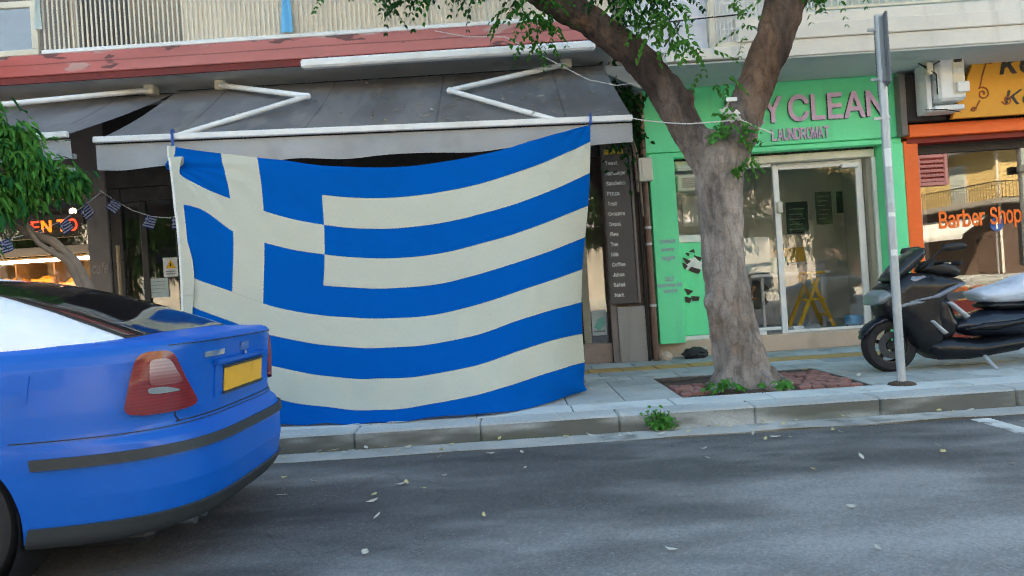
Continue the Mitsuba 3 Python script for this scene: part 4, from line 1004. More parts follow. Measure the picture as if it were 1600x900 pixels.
# small leafy street tree on the left
T2 = thing('street_tree', 'small bushy green tree at the left edge behind the taxi', 'tree')
add('trunk', tube([(-3.46, 6.2, KT - .1), (-3.50, 6.2, .9), (-3.55, 6.2, 1.35), (-3.66, 6.2, 1.60), (-3.80, 6.15, 1.78), (-3.98, 6.1, 1.86), (-4.12, 6.05, 2.0), (-4.2, 6.0, 2.4)], [.06, .052, .048, .044, .038, .034, .03, .02], 10), 'thin_bark', T2, smooth=True)
add('branch', tube([(-3.52, 6.2, 1.0), (-3.60, 6.18, 1.36), (-3.68, 6.15, 1.6), (-3.86, 6.05, 1.76), (-4.05, 6.0, 2.1)], [.035, .03, .03, .02, .012], 8), 'thin_bark', T2, smooth=True)
add('branch', tube([(-3.95, 6.12, 1.87), (-4.2, 6.0, 2.15), (-4.7, 5.9, 2.35)], [.035, .025, .012], 8), 'thin_bark', T2, smooth=True)
def clump(cs, per, rad, leaf, mats):
    P, D = [], []
    for c, k in cs:
        q = nrg.normal(0, 1, (per, 3)); q /= np.linalg.norm(q, axis=1, keepdims=True)
        q *= (nrg.random((per, 1)) ** .5) * rad * k
        P.append(np.array(c) + q); D.append(q + (0.25, -.1, -.35) + nrg.normal(0, .26, (per, 3)))
    P, D = np.vstack(P), np.vstack(D); idx = nrg.integers(0, len(mats), len(P))
    return [(m, leaves(P[idx == i], D[idx == i], leaf * (.6 + .8 * nrg.random((idx == i).sum())), .45, .5)) for i, m in enumerate(mats)]
cs = [((-4.15, 5.85, 2.62), 1.0), ((-3.95, 5.9, 2.40), 1.0), ((-3.72, 5.9, 2.34), .72), ((-3.52, 5.95, 2.24), .48), ((-4.02, 5.75, 2.2), .9), ((-4.3, 5.8, 2.25), 1.1), ((-4.22, 5.9, 2.02), .6), ((-4.5, 5.9, 1.95), .8), ((-4.5, 5.85, 2.7), .9), ((-4.6, 5.8, 2.4), 1.1), ((-3.90, 5.95, 2.62), .55), ((-4.75, 5.9, 2.1), 1.0), ((-4.9, 5.9, 2.6), 1.0), ((-4.2, 5.9, 2.86), .7), ((-4.55, 5.9, 2.95), .9), ((-4.42, 5.9, 1.86), .7), ((-4.25, 5.85, 1.82), .5), ((-4.7, 5.9, 1.75), .8), ((-3.86, 5.9, 2.16), .5)]
for m, q in clump(cs, 330, .27, .085, ['leaf_deep', 'leaf_light', 'leaf_bright', 'leaf_light', 'leaf_bright']):
    add('crown', q, m, T2, kind='stuff')

for m, q in clump(cs, 34, .46, .085, ['leaf_light', 'leaf_bright', 'leaf_deep']):
    add('outer_leaves', q, m, T2, kind='stuff')

# weed by the kerb
wd = thing('weed', 'bright green weed growing in the gutter against the kerb', 'plant')
P = np.array([1.05, 5.47, .03]) + np.abs(nrg.normal(0, 1, (170, 3))) * (0, 0, .045) + nrg.normal(0, 1, (170, 3)) * (.045, .018, .0)
P2 = np.array([1.02, 5.50, .10]) + nrg.normal(0, 1, (90, 3)) * (.05, .02, .03)
P = np.vstack([P, P2])
add('leaves', leaves(P, nrg.normal(0, 1, (len(P), 3)) + (0, -.3, .5), .025 + .022 * nrg.random(len(P)), .4), 'leaf_bright', wd)
add('stem', join([tube([(1.04, 5.5, .0), (1.04 + a, 5.47, .12 + .04 * math.cos(a * 20))], .004, 5) for a in (-.07, -.04, 0, .03, .06)]), 'leaf_green', wd)
# bag and stones at the foot of the wall
bg = thing('rubbish_bag', 'small black crumpled bag lying at the foot of the green panel', 'bag')
m = trimesh.creation.icosphere(4, 1.0); v = np.array(m.vertices); d_ = meshkit.fbm(v * 2.6, 4)
v = v * (.15, .09, .075) * (1 + .6 * (d_ - .5))[:, None]; v[:, 2] = np.maximum(v[:, 2], -.06); m.vertices = v + (2.17, 8.95, KT + .062)
add('body', m, 'black_plastic', bg, smooth=True)
add('knot', tube([(2.24, 8.93, KT + .11), (2.27, 8.92, KT + .135), (2.30, 8.92, KT + .12)], [.015, .012, .02], 8), 'paper_mint', bg, smooth=True)
m = trimesh.creation.icosphere(3, 1.0); v = np.array(m.vertices); v = v * (.07, .06, .06) * (1 + .7 * (meshkit.fbm(v * 2.2 + 4, 3) - .5))[:, None]; m.vertices = v + (1.82, 8.93, KT + .045)
add('broken_stone', m, 'beige_sill', smooth=30, label='broken piece of stone on the pavement under the green post', cat='stone')

# cables
add('cable', tube([(1.24, 6.96, 2.665), (1.35, 6.8, 2.60), (1.5, 6.5, 2.50), (1.62, 6.36, 2.455), (1.8, 6.33, 2.45), (2.0, 6.33, 2.455)], .005, 6), 'cable_white', smooth=True, label='thin pale cable from the awning corner to the tree fork', cat='cable')
add('cable', tube([(2.05, 6.33, 2.46), (2.2, 6.34, 2.38), (2.36, 6.40, 2.33)], .006, 6), 'cable_white', smooth=True, label='short pale cable slung across the right limb of the tree', cat='cable')
add('cable', tube([(-.65, 7.9, 3.95), (-.3, 7.9, 3.86), (.1, 7.8, 3.80), (.45, 7.6, 3.52), (.9, 7.4, 3.18), (1.15, 7.2, 3.05), (1.4, 6.85, 2.98)], .004, 6), 'cable_white', smooth=True, label='thin cable sagging from the red balcony band to the left limb', cat='cable')

# sign post ---------------------------------------------------------------------------
sp = thing('sign_post', 'grey metal post with dark edge-on sign plate in front of the laundromat', 'sign post')
add('pole', tube([(3.145, 6.05, KT - .02), (3.15, 6.05, 3.18)], .034, 24), 'galvanised', sp, smooth=40)
add('foot', tube([(3.145, 6.05, KT), (3.145, 6.05, KT + .012), (3.145, 6.05, KT + .03)], [.11, .10, .04], 24), 'soil', sp, smooth=30)
m = box(-.30, .30, -.012, .012, -.29, .29, .01)
m.apply_transform(trimesh.transformations.rotation_matrix(math.radians(71), (0, 0, 1))); m.apply_translation((3.235, 6.19, 2.88))
add('plate', m, 'sign_back', sp)
add('channel', box(3.118, 3.185, 6.00, 6.015, 2.62, 3.16, .004), 'galvanised', sp)
for z in (2.64, 2.32, 3.05): add('clamp', join([tube([(3.15, 6.05, z), (3.15, 6.05, z + .025)], .041, 20), box(3.05, 3.115, 6.03, 6.05, z, z + .02)]), 'galvanised', sp, smooth=40)
for (z, h, mat) in ((1.93, .15, 'paper_white'), (1.63, .16, 'paper_mint'), (1.52, .035, 'paper_white'), (1.20, .05, 'paper_white')):
    a = np.linspace(-2.6, -1.0, 12)
    V = np.stack([np.stack([3.148 + .0352 * np.cos(a), 6.05 + .0352 * np.sin(a), np.full(12, zz)], 1) for zz in np.linspace(z, z + h, 4)])
    add('sticker', grid(V), mat, sp, smooth=True)

# ================================================================== TAXI
XR, YC, LEN = -1.375, 3.82, 4.50           # rear end, centre line, length; it points towards -x
def cs_(t, e): return np.sign(np.cos(t)) * np.abs(np.cos(t)) ** e
def sn_(t, e): return np.sign(np.sin(t)) * np.abs(np.sin(t)) ** e
# lower body: rear inset, half width, height
LV = np.array([[.13, .790, .20], [.06, .845, .225], [.02, .855, .29], [.0, .862, .40], [.0, .866, .52], [.008, .866, .575], [.020, .865, .605], [.052, .863, .630], [.062, .863, .66], [.058, .860, .75],
               [.048, .852, .85], [.036, .838, .93], [.026, .820, .975], [.022, .806, .995], [.030, .790, 1.010], [.055, .760, 1.022]])
def lower(t, z):
    """A point of the lower body: t turns round the plan (0 = rear middle, pi/2 = near side), z is the height at the rear."""
    ins, hw = np.interp(z, LV[:, 2], LV[:, 0]), np.interp(z, LV[:, 2], LV[:, 1])
    a, b = ins, LEN - 1.6 * ins
    s = (a + b) / 2 - (b - a) / 2 * cs_(t, 2 / 8.0)
    w = hw * sn_(t, 2 / 4.0)
    k = 1 - .50 * np.clip((s - 3.0) / 1.5, 0, 1) ** 1.3
    zz = np.where(z > .5, .5 + (z - .5) * k, z)
    return np.stack([XR - s, YC - w, zz], -1)
def normals(f, t, z, e=2e-3):
    a = f(t + e, z) - f(t - e, z); b = f(t, z + e) - f(t, z - e)
    n = np.cross(a, b); n /= np.linalg.norm(n, axis=-1, keepdims=True) + 1e-12
    c = f(t, z) - np.array([XR - LEN / 2, YC, .6]); n *= np.sign((n * c).sum(-1, keepdims=True)); return n
tq = np.linspace(0, 2 * np.pi, 3601)[:-1]
pl = lower(tq, np.full(tq.shape, .5)); cum = np.concatenate([[0], np.cumsum(np.linalg.norm(np.diff(np.vstack([pl, pl[:1]]), axis=0)[:, :2], axis=1))])
NT = 300
ts = np.interp(np.linspace(0, cum[-1], NT + 1)[:-1], cum, np.append(tq, 2 * np.pi))
zl = np.unique(np.concatenate([LV[:, 2], np.linspace(.2, 1.02, 30)]))
R_ = np.stack([lower(ts, np.full(NT, z)) for z in zl])
V = R_.reshape(-1, 3); F = []
for j in range(len(zl) - 1):
    i = np.arange(NT); k = (i + 1) % NT
    F += [np.stack([j * NT + i, j * NT + k, (j + 1) * NT + k], 1), np.stack([j * NT + i, (j + 1) * NT + k, (j + 1) * NT + i], 1)]
# deck: rings that close over the top with a little crown
base = len(V); rings = [R_[-1]]
for q, dz in ((.9, .006), (.7, .016), (.45, .024), (.2, .027)):
    c = R_[-1].copy(); c[:, 1] = YC + (c[:, 1] - YC) * q; c[:, 0] = (XR - LEN / 2) + (c[:, 0] - (XR - LEN / 2)) * (1 - (1 - q) * .30); c[:, 2] += dz; rings.append(c)
V = np.vstack([V] + rings[1:])
off = (len(zl) - 1) * NT
for j in range(len(rings) - 1):
    i = np.arange(NT); k = (i + 1) % NT; a, b = (off if j == 0 else base + (j - 1) * NT), base + j * NT
    F += [np.stack([a + i, a + k, b + k], 1), np.stack([a + i, b + k, b + i], 1)]
last = base + (len(rings) - 2) * NT
h = NT // 2
strip_ = []
for i in range(h):
    a0, a1, b0, b1 = last + i, last + i + 1, last + (NT - i) % NT, last + (NT - i - 1) % NT
    strip_ += [[a0, a1, b1], [a0, b1, b0]]
V = np.vstack([V, R_[0].mean(0)]); cb = len(V) - 1
i = np.arange(NT); F += [np.array(strip_), np.stack([np.full(NT, cb), (i + 1) % NT, i], 1)]
body = trimesh.Trimesh(V, np.vstack(F), process=True); body.update_faces(body.nondegenerate_faces()); body.merge_vertices(); body.fix_normals()
WR_, WF_ = XR - 1.02, XR - 3.60
try:
    mb = m3.Manifold(m3.Mesh(np.array(body.vertices, np.float32), np.array(body.faces, np.uint32)))
    for wx in (WR_, WF_):
        for y0, y1 in ((YC - 1.0, YC - .60), (YC + .60, YC + 1.0)):
            cyl = m3.Manifold.cylinder(y1 - y0, .355, .355, 48).rotate([-90, 0, 0]).translate([wx, y0, .30])
            mb = mb - cyl
    q = mb.to_mesh()
    if len(q.tri_verts) > 1000: body = trimesh.Trimesh(q.vert_properties[:, :3], q.tri_verts, process=False)
    else: print('taxi body: cut failed')
except Exception as e_:
    print('taxi body not closed', e_)
TX = thing('taxi', 'bright blue taxi with white roof and pillars seen from behind at left', 'taxi')
add('body', body, 'taxi_blue', TX, smooth=32, label='bright blue lower body')
def patch(f, t0, t1, z0, z1, nt=24, nz=12, off=.004, th=.006, rnd=0.0):
    """A panel that follows the body; t0 and t1 may differ from the lower to the upper edge (pairs)."""
    a0, b0 = (t0, t0) if np.isscalar(t0) else t0; a1, b1 = (t1, t1) if np.isscalar(t1) else t1
    q = np.linspace(0, 1, nz)[:, None]; u = np.linspace(0, 1, nt)[None]
    L_, R2 = a0 * (1 - q) + b0 * q, a1 * (1 - q) + b1 * q
    if rnd:
        e = np.clip(1 - np.minimum(q, 1 - q) / rnd, 0, 1); ins_ = (1 - np.sqrt(1 - e ** 2)) * .22 * (R2 - L_)
        L_, R2 = L_ + ins_, R2 - ins_
    tt = L_ * (1 - u) + R2 * u
    zz = (z0 + (z1 - z0) * q) * np.ones_like(u)
    P = f(tt, zz); n = normals(f, tt, zz)
    return sheet(P + n * (off + th / 2) , th) if True else None
def t_of(x_target, z, near=True):
    """The plan angle at which the near (or far) side of the lower body reaches the given x."""
    tt = np.linspace(.02, 1.9, 4000); X = lower(tt, np.full(tt.shape, z))[:, 0]
    t = tt[np.argmin(np.abs(X - x_target))]
    return t if near else -t
for near in (True, False):
    z0, z1 = .705, .968
    a = (t_of(-1.655, z0, near), t_of(-1.60, z1, near)); b = (t_of(-1.462, z0, near), t_of(-1.500, z1, near))
    k = add('tail_light', patch(lower, a, b, z0, z1, 30, 26, .003, .022, .16), 'lens_red', TX, smooth=35, label='large red tail light with pale middle')
    a2 = (t_of(-1.575, .80, near), t_of(-1.565, .94, near)); b2 = (t_of(-1.490, .80, near), t_of(-1.512, .94, near))
    add('clear_lens', patch(lower, a2, b2, .825, .935, 24, 20, .0255, .004, .14), 'lens_clear', k, smooth=35)
    add('indicator_lens', patch(lower, a2, b2, .790, .818, 24, 12, .0255, .004, .4), 'headlight_glass', k, smooth=35)
tb_ = t_of(-1.985, .55)
add('bumper_strip', patch(lower, tb_, -tb_, .528, .572, 160, 5, .002, .014), 'trim_grey', TX, smooth=35)
tb2 = t_of(-2.03, .25)
add('lower_skirt', patch(lower, tb2, -tb2, .205, .292, 160, 6, .002, .012), 'trim_grey', TX, smooth=35)
# number plate in its recess, lid seam, badge, lock
def rear(w, z, off=.0):
    """A point on the rear panel at half-width fraction w."""
    t = np.arcsin(np.sign(w) * np.abs(np.asarray(w, float) / np.interp(z, LV[:, 2], LV[:, 1])) ** 2)
    return lower(t, np.full(np.shape(t), z)) + np.array([off, 0, 0])
def rear_panel(w0, w1, z0, z1, off, th=.006):
    ww = np.linspace(w0, w1, 14)
    P = np.stack([rear(ww, z, off) for z in np.linspace(z0, z1, 5)])
    return sheet(P, th)
add('plate_recess', rear_panel(-.34, .34, .715, .865, .004), 'taxi_blue', TX, smooth=35)
k = add('number_plate', rear_panel(-.26, .26, .735, .845, .014), 'plate_yellow', TX, smooth=35, label='yellow number plate')
add('plate_frame', join([rear_panel(-.268, .268, .722, .733, .016, .012), rear_panel(-.268, .268, .847, .858, .016, .012)]), 'trim_grey', k)
add('handle_strip', rear_panel(-.36, .36, .872, .892, .014, .016), 'taxi_blue', TX, smooth=35)
add('badge', rear_panel(-.05, .05, .915, .955, .006), 'chrome', TX, smooth=35)
add('lid_badge', rear_panel(.26, .44, .915, .940, .005), 'chrome', TX, smooth=35)
sm = [rear(np.array([w]), .655, .001)[0] for w in np.linspace(-.60, .60, 15)]
add('lid_seam', tube(sm, .0035, 6), 'black_plastic', TX)
add('bumper_seam', patch(lower, t_of(-2.07, .64), -t_of(-2.07, .64), .6385, .6425, 160, 3, .0005, .003), 'black_plastic', TX)
for sg in (1, -1):
    add('lid_side_seam', tube([rear(np.array([sg * w]), z, .001)[0] for w, z in ((.585, .655), (.60, .68), (.60, .70))], .0032, 6), 'black_plastic', TX)
add('lid_lip', patch(lower, .62, -.62, .988, .9915, 60, 3, .0005, .004), 'black_plastic', TX)
add('boot_lock', revolve_y([(0, 0), (.012, 0), (.012, .006)], (0, 0, 0), 16).apply_transform(trimesh.transformations.rotation_matrix(-1.57, (0, 0, 1))).apply_translation(rear(np.array([.0]), .90, .012)[0]), 'chrome', TX, smooth=40)
add('aerial', tube([(XR - 1.75, YC, 1.43), (XR - 1.62, YC, 1.50), (XR - 1.40, YC, 1.62)], [.012, .004, .002], 8), 'black_plastic', TX, smooth=40)
add('fuel_flap', patch(lower, t_of(-2.12, .85), t_of(-1.99, .85), .80, .91, 10, 8, .001, .003), 'taxi_blue', TX, smooth=35)
for j in range(2):
    add('exhaust_pipe', tube([(XR - .45, 3.42 + .11 * j, .185), (XR - .16, 3.42 + .11 * j, .178)], [.030, .032], 16), 'chrome', TX, smooth=40)
add('underbody', box(XR - 4.3, XR - .22, YC - .70, YC + .70, .16, .26, .03), 'black_plastic', TX)
for wx in (WR_, WF_):
    for sg in (-1, 1):
        y_ = YC + sg * .755
        prof = [(.19, -.085), (.20, -.098), (.285, -.10), (.308, -.085), (.315, -.05), (.315, .05), (.308, .085), (.285, .10), (.20, .098), (.19, .085)]
        w_ = thing('x', '', '') if False else numbered(TX + '__wheel')
        add('tyre', revolve_y(prof, (wx, y_, .315), 48), 'tyre_rubber', w_, smooth=35)
        fy = sg * .07
        rim = [revolve_y([(.0, fy), (.05, fy + sg * .012), (.055, fy)], (wx, y_, .315), 24), revolve_y([(.165, fy), (.192, fy + sg * .018), (.192, -fy)], (wx, y_, .315), 40)]
        for q_ in range(7):
            a = q_ * 2 * math.pi / 7
            rim.append(bar((wx + .04 * math.cos(a), y_ + fy, .315 + .04 * math.sin(a)), (wx + .175 * math.cos(a), y_ + fy, .315 + .175 * math.sin(a)), .045, .02, up=(0, 1, 0)))
        add('rim', join(rim), 'rim_silver', w_, smooth=35)
        add('brake_disc', revolve_y([(0, 0), (.14, 0), (.14, .02), (0, .02)], (wx, y_, .315), 28), 'trim_grey', w_, smooth=35)
        add('arch_liner', revolve_y([(.345, -.13), (.352, .12)], (wx, YC + sg * .72, .30), 40), 'black_plastic', w_, smooth=35)
# greenhouse: rear end, front end and half width at each height
GV = np.array([[.20, 3.42, .785, .985], [.30, 3.30, .775, 1.03], [.45, 3.12, .757, 1.09], [.66, 2.90, .715, 1.17], [.90, 2.70, .672, 1.25], [1.12, 2.55, .630, 1.31], [1.38, 2.40, .580, 1.36], [1.62, 2.28, .52, 1.395], [1.80, 2.18, .44, 1.415]])
def house(t, z):
    a, b, hw = (np.interp(z, GV[:, 3], GV[:, k]) for k in range(3))
    s = (a + b) / 2 - (b - a) / 2 * cs_(t, 2 / 8.0)
    w = hw * sn_(t, 2 / 4.5)
    return np.stack([XR - s, YC - w, np.broadcast_to(z, np.shape(t))], -1)
zg = np.linspace(.985, 1.415, 30); tq = np.linspace(0, 2 * np.pi, 3601)[:-1]
pl = house(tq, np.full(tq.shape, 1.1)); cum = np.concatenate([[0], np.cumsum(np.linalg.norm(np.diff(np.vstack([pl, pl[:1]]), axis=0)[:, :2], axis=1))])
tg_ = np.interp(np.linspace(0, cum[-1], 241)[:-1], cum, np.append(tq, 2 * np.pi))
R_ = [house(tg_, np.full(240, z)) for z in zg]
for q, dz in ((.85, .010), (.6, .018), (.3, .022), (.02, .023)):
    c = R_[29].copy(); m_ = c.mean(0); c[:, :2] = m_[:2] + (c[:, :2] - m_[:2]) * q; c[:, 2] = 1.415 + dz; R_.append(c)
R_ = np.stack(R_); R_ = np.concatenate([R_, R_[:, :1]], 1)
cab = grid(R_); cab.merge_vertices(); cab.fix_normals()
cabk = add('roof', cab, 'taxi_white', TX, smooth=40, label='white roof and pillars')
def win(w0, w1, z0, z1, n=26, side=False, off=.003):
    """A pane on the greenhouse: plan angles by half-width fraction (rear) or given directly (side)."""
    q = np.linspace(0, 1, 16)[:, None]; u = np.linspace(0, 1, n)[None]
    z = z0 + (z1 - z0) * q + 0 * u
    if side: t = w0 + (w1 - w0) * u + 0 * q
    else: t = np.arcsin(np.sign(w0 + (w1 - w0) * u) * np.abs(w0 + (w1 - w0) * u) ** 2.25) + 0 * q
    P = house(t, z); n_ = normals(house, t, z)
    return sheet(P + n_ * (off + .002), .004)
add('rear_window', win(-.70, .70, 1.035, 1.345), 'tinted_glass', TX, smooth=35)
add('rear_window_seal', join([win(-.725, .725, 1.022, 1.034, off=.002), win(-.725, -.702, 1.035, 1.345, 4, off=.002), win(.702, .725, 1.035, 1.345, 4, off=.002)]), 'black_plastic', TX, smooth=35)
def t_house(xt, near=1):
    tt = np.linspace(.05, 3.09, 4000); X = house(tt, np.full(4000, 1.15))[:, 0]; return near * tt[np.argmin(np.abs(X - xt))]
for sg in (1, -1):
    for x0, x1 in ((XR - 1.18, XR - 1.52), (XR - 1.58, XR - 2.25), (XR - 2.33, XR - 2.80)):
        add('side_window', win(t_house(x0, sg), t_house(x1, sg), 1.03, 1.30, 14, True), 'tinted_glass', TX, smooth=35)
tw = math.pi - .0
u_ = np.linspace(-.86, .86, 26)[None]; q_ = np.linspace(0, 1, 16)[:, None]
t_ = np.pi - np.arcsin(np.sign(u_) * np.abs(u_) ** 2.25) + 0 * q_; z_ = 1.03 + .32 * q_ + 0 * u_
add('windscreen', sheet(house(t_, z_) + normals(house, t_, z_) * .005, .004), 'tinted_glass', TX, smooth=35)
for sg in (1, -1):
    add('mirror', inflate([(XR - 3.05, 1.0), (XR - 2.92, 1.0), (XR - 2.90, 1.10), (XR - 3.05, 1.11)], .07, YC - sg * .92, .015), 'taxi_blue', TX, smooth=40)
    for xd in (XR - 1.55, XR - 2.55):
        add('door_handle', box(xd - .09, xd + .09, YC - sg * .868 - .012, YC - sg * .868 + .012, .87, .90, .008), 'taxi_blue', TX)
    for xd in (XR - 1.42, XR - 2.30, XR - 3.28):
        add('door_seam', tube([(xd + (.10 if xd > XR - 1.5 else 0), YC - sg * .8655, .45), (xd, YC - sg * .862, .75), (xd, YC - sg * .838, .95)], .003, 5), 'black_plastic', TX)
    add('headlight', patch(lower, math.pi - sg * .50 if sg > 0 else -math.pi + .50, math.pi - sg * 1.0 if sg > 0 else -math.pi + 1.0, .68, .86, 18, 8, .003, .012), 'headlight_glass', TX, smooth=35)
add('front_bumper_strip', patch(lower, math.pi - 1.2, math.pi + 1.2, .42, .50, 60, 5, .003, .012), 'trim_grey', TX, smooth=35)
add('grille', patch(lower, math.pi - .35, math.pi + .35, .66, .80, 20, 6, .003, .012), 'trim_grey', TX, smooth=35)
add('roof_sign', box(XR - 2.2, XR - 2.05, YC - .22, YC + .22, 1.44, 1.55, .02), 'plate_yellow', TX)

# ================================================================== SCOOTER
SC = thing('scooter', 'black maxi scooter with pale seat cover parked on the pavement', 'scooter')
SY = 6.80
def pnl(nm, pts, t, mat, y=SY, par=None, **kw):
    lb = kw.pop('label', None)
    return add(nm, inflate(pts, t, y, **kw), mat, par or SC, smooth=45, label=lb)
def moto_wheel(cx, cz, R, wd):
    w_ = numbered(SC + '__wheel')
    add('tyre', revolve_y([(R * .66, -wd * .8), (R * .74, -wd * .98), (R * .88, -wd), (R * .97, -wd * .6), (R, 0), (R * .97, wd * .6), (R * .88, wd), (R * .74, wd * .98), (R * .66, wd * .8)], (cx, SY, cz), 44), 'tyre_rubber', w_, smooth=35)
    rim = [revolve_y([(R * .60, -wd * .7), (R * .67, -wd * .75), (R * .67, wd * .75), (R * .60, wd * .7)], (cx, SY, cz), 40), revolve_y([(0, -.05), (.04, -.045), (.04, .045), (0, .05)], (cx, SY, cz), 20)]
    for q in range(5):
        a = q * 2 * math.pi / 5 + .3
        rim.append(bar((cx + .03 * math.cos(a), SY, cz + .03 * math.sin(a)), (cx + R * .62 * math.cos(a), SY, cz + R * .62 * math.sin(a)), .035, .025, up=(0, 1, 0)))
    add('rim', join(rim), 'black_plastic', w_, smooth=35)
    add('brake_disc', revolve_y([(.06, -.062), (.125, -.062), (.125, -.058), (.06, -.058)], (cx, SY, cz), 30), 'trim_grey', w_, smooth=35)
moto_wheel(3.34, KT + .25, .25, .062)
moto_wheel(4.96, KT + .285, .285, .075)
for sg in (-1, 1):
    add('fork', tube([(3.34, SY + sg * .095, KT + .25), (3.53, SY + sg * .095, .92)], [.022, .03], 12), 'black_plastic', SC, smooth=40)
pnl('front_fender', [(3.07, .44), (3.09, .53), (3.16, .60), (3.27, .66), (3.42, .68), (3.56, .64), (3.64, .52), (3.62, .36), (3.56, .40), (3.52, .50), (3.42, .58), (3.32, .60), (3.20, .565), (3.12, .50)], .085, 'scooter_blue', step=.014, R=.04, rnd=.004)
pnl('nose_fairing', [(3.26, .66), (3.24, .76), (3.27, .92), (3.38, .99), (3.47, 1.045), (3.70, 1.03), (3.99, .955), (4.01, .91), (3.84, .82), (3.80, .62), (3.82, .50), (3.76, .34), (3.62, .29), (3.52, .38), (3.42, .56), (3.32, .62)], .20, 'scooter_black', R=.16, flat=.45, label='black front fairing')
pnl('headlight', [(3.165, .765), (3.19, .86), (3.27, .905), (3.38, .90), (3.36, .82), (3.26, .765)], .185, 'headlight_glass', R=.10, flat=.5, step=.014, rnd=.008)
pnl('headlight', [(3.36, .725), (3.52, .745), (3.66, .775), (3.50, .80), (3.37, .775)], .045, 'headlight_glass', y=SY - .165, R=.04, step=.012, rnd=.006)
pnl('cowl_panel', [(3.40, .955), (3.50, 1.015), (3.68, 1.01), (3.60, .97), (3.52, .90), (3.44, .88)], .06, 'scooter_grey', y=SY - .125, R=.06, step=.014, rnd=.006, label='grey top cowl panel')
pnl('side_strip', [(3.42, .80), (3.66, .84), (3.96, .93), (3.99, .915), (3.72, .79), (3.44, .76)], .05, 'scooter_grey', y=SY - .155, R=.035, step=.012, rnd=.004)
pnl('leg_shield', [(3.70, .82), (3.84, .80), (3.88, .66), (3.92, .55), (3.86, .44), (3.74, .40), (3.70, .60)], .205, 'scooter_black', R=.10, flat=.5)
pnl('frame_slash', [(3.62, .60), (3.65, .61), (3.78, .485), (3.74, .47)], .03, 'galvanised', y=SY - .195, R=.02, step=.01, rnd=.003)
pnl('frame_slash', [(3.78, .755), (3.83, .765), (3.99, .62), (3.95, .60)], .03, 'galvanised', y=SY - .19, R=.02, step=.01, rnd=.003)
pnl('footboard', [(3.60, .40), (3.63, .30), (3.72, .235), (4.02, .225), (4.44, .275), (4.64, .36), (4.5, .43), (4.1, .40), (3.75, .45)], .225, 'scooter_black', R=.12, flat=.5, label='black belly and footboard')
pnl('side_cover', [(3.80, .52), (3.96, .615), (4.22, .655), (4.55, .64), (4.95, .70), (5.30, .80), (5.34, .70), (5.05, .55), (4.75, .46), (4.45, .40), (4.05, .43)], .20, 'scooter_blue', R=.15, flat=.4, label='glossy dark blue side cover')
pnl('side_swoosh', [(3.90, .50), (4.10, .55), (4.40, .56), (4.62, .60), (4.45, .52), (4.2, .48)], .035, 'scooter_black', y=SY - .19, R=.05, step=.014, rnd=.006)
pnl('tail_cowl', [(4.14, .69), (4.25, .735), (4.6, .725), (5.0, .78), (5.38, .90), (5.50, .97), (5.45, .86), (5.15, .73), (4.65, .64), (4.3, .65)], .17, 'scooter_black', R=.08, flat=.5)
pnl('seat', [(4.10, .82), (4.16, .74), (4.32, .71), (4.62, .715), (5.0, .77), (5.38, .90), (5.40, .985), (5.0, .985), (4.72, .975), (4.56, .945), (4.40, .885), (4.25, .862)], .18, 'seat_cover', R=.11, flat=.55, label='pale grey blue seat cover')
pnl('windscreen', [(3.29, .96), (3.37, 1.06), (3.50, 1.19), (3.64, 1.265), (3.70, 1.255), (3.66, 1.16), (3.54, 1.055), (3.42, .985)], .16, 'screen_smoke', R=.10, flat=.5)
pnl('dashboard', [(3.62, 1.05), (3.70, 1.135), (3.80, 1.145), (3.96, 1.10), (4.02, 1.03), (3.98, .97), (3.76, 1.0)], .10, 'black_plastic', R=.06)
hb = add('handlebar', tube([(3.82, SY - .36, 1.10), (3.78, SY - .2, 1.12), (3.76, SY, 1.10), (3.78, SY + .2, 1.12), (3.82, SY + .36, 1.10)], .016, 10), 'black_plastic', SC, smooth=40)
for sg in (-1, 1):
    add('grip', tube([(3.81, SY + sg * .24, 1.11), (3.83, SY + sg * .38, 1.10)], .021, 12), 'tyre_rubber', hb, smooth=40)
    add('lever', tube([(3.77, SY + sg * .22, 1.11), (3.74, SY + sg * .36, 1.105)], .007, 8), 'chrome', hb, smooth=40)
    k = add('mirror', inflate([(3.68, 1.225), (3.70, 1.275), (3.85, 1.285), (3.91, 1.26), (3.89, 1.225), (3.76, 1.215)], .03, SY + sg * .34, .012, R=.03, rnd=.006), 'black_plastic', SC, smooth=45)
    add('stalk', tube([(3.60, SY + sg * .14, 1.08), (3.72, SY + sg * .30, 1.235)], .010, 8), 'black_plastic', k, smooth=40)
add('side_stand', tube([(4.10, SY - .14, .28), (4.13, SY - .30, KT)], [.018, .014], 10), 'galvanised', SC, smooth=40)
add('muffler', tube([(4.45, SY + .19, .42), (4.7, SY + .20, .47), (5.25, SY + .20, .60)], [.05, .07, .06], 18), 'black_plastic', SC, smooth=40)
add('swingarm', bar((4.45, SY + .10, .46), (4.96, SY + .10, KT + .285), .06, .05), 'galvanised', SC)
pnl('rear_fender', [(4.72, .56), (4.85, .66), (5.05, .72), (5.25, .68), (5.36, .60), (5.20, .63), (5.0, .655), (4.85, .61)], .07, 'black_plastic', R=.04, step=.014, rnd=.004)
pnl('tail_light', [(5.40, .88), (5.50, .95), (5.51, .91), (5.45, .86)], .10, 'lens_red', R=.04, step=.012, rnd=.004)
pnl('indicator', [(3.90, .775), (3.98, .78), (3.97, .765), (3.91, .76)], .02, 'lens_amber', y=SY - .17, R=.01, step=.008, rnd=.002)

for k in [k for k in scene if k.startswith(SC + '__')]:
    scene[k]['to_world'] = T().translate([.10, 0, 0])

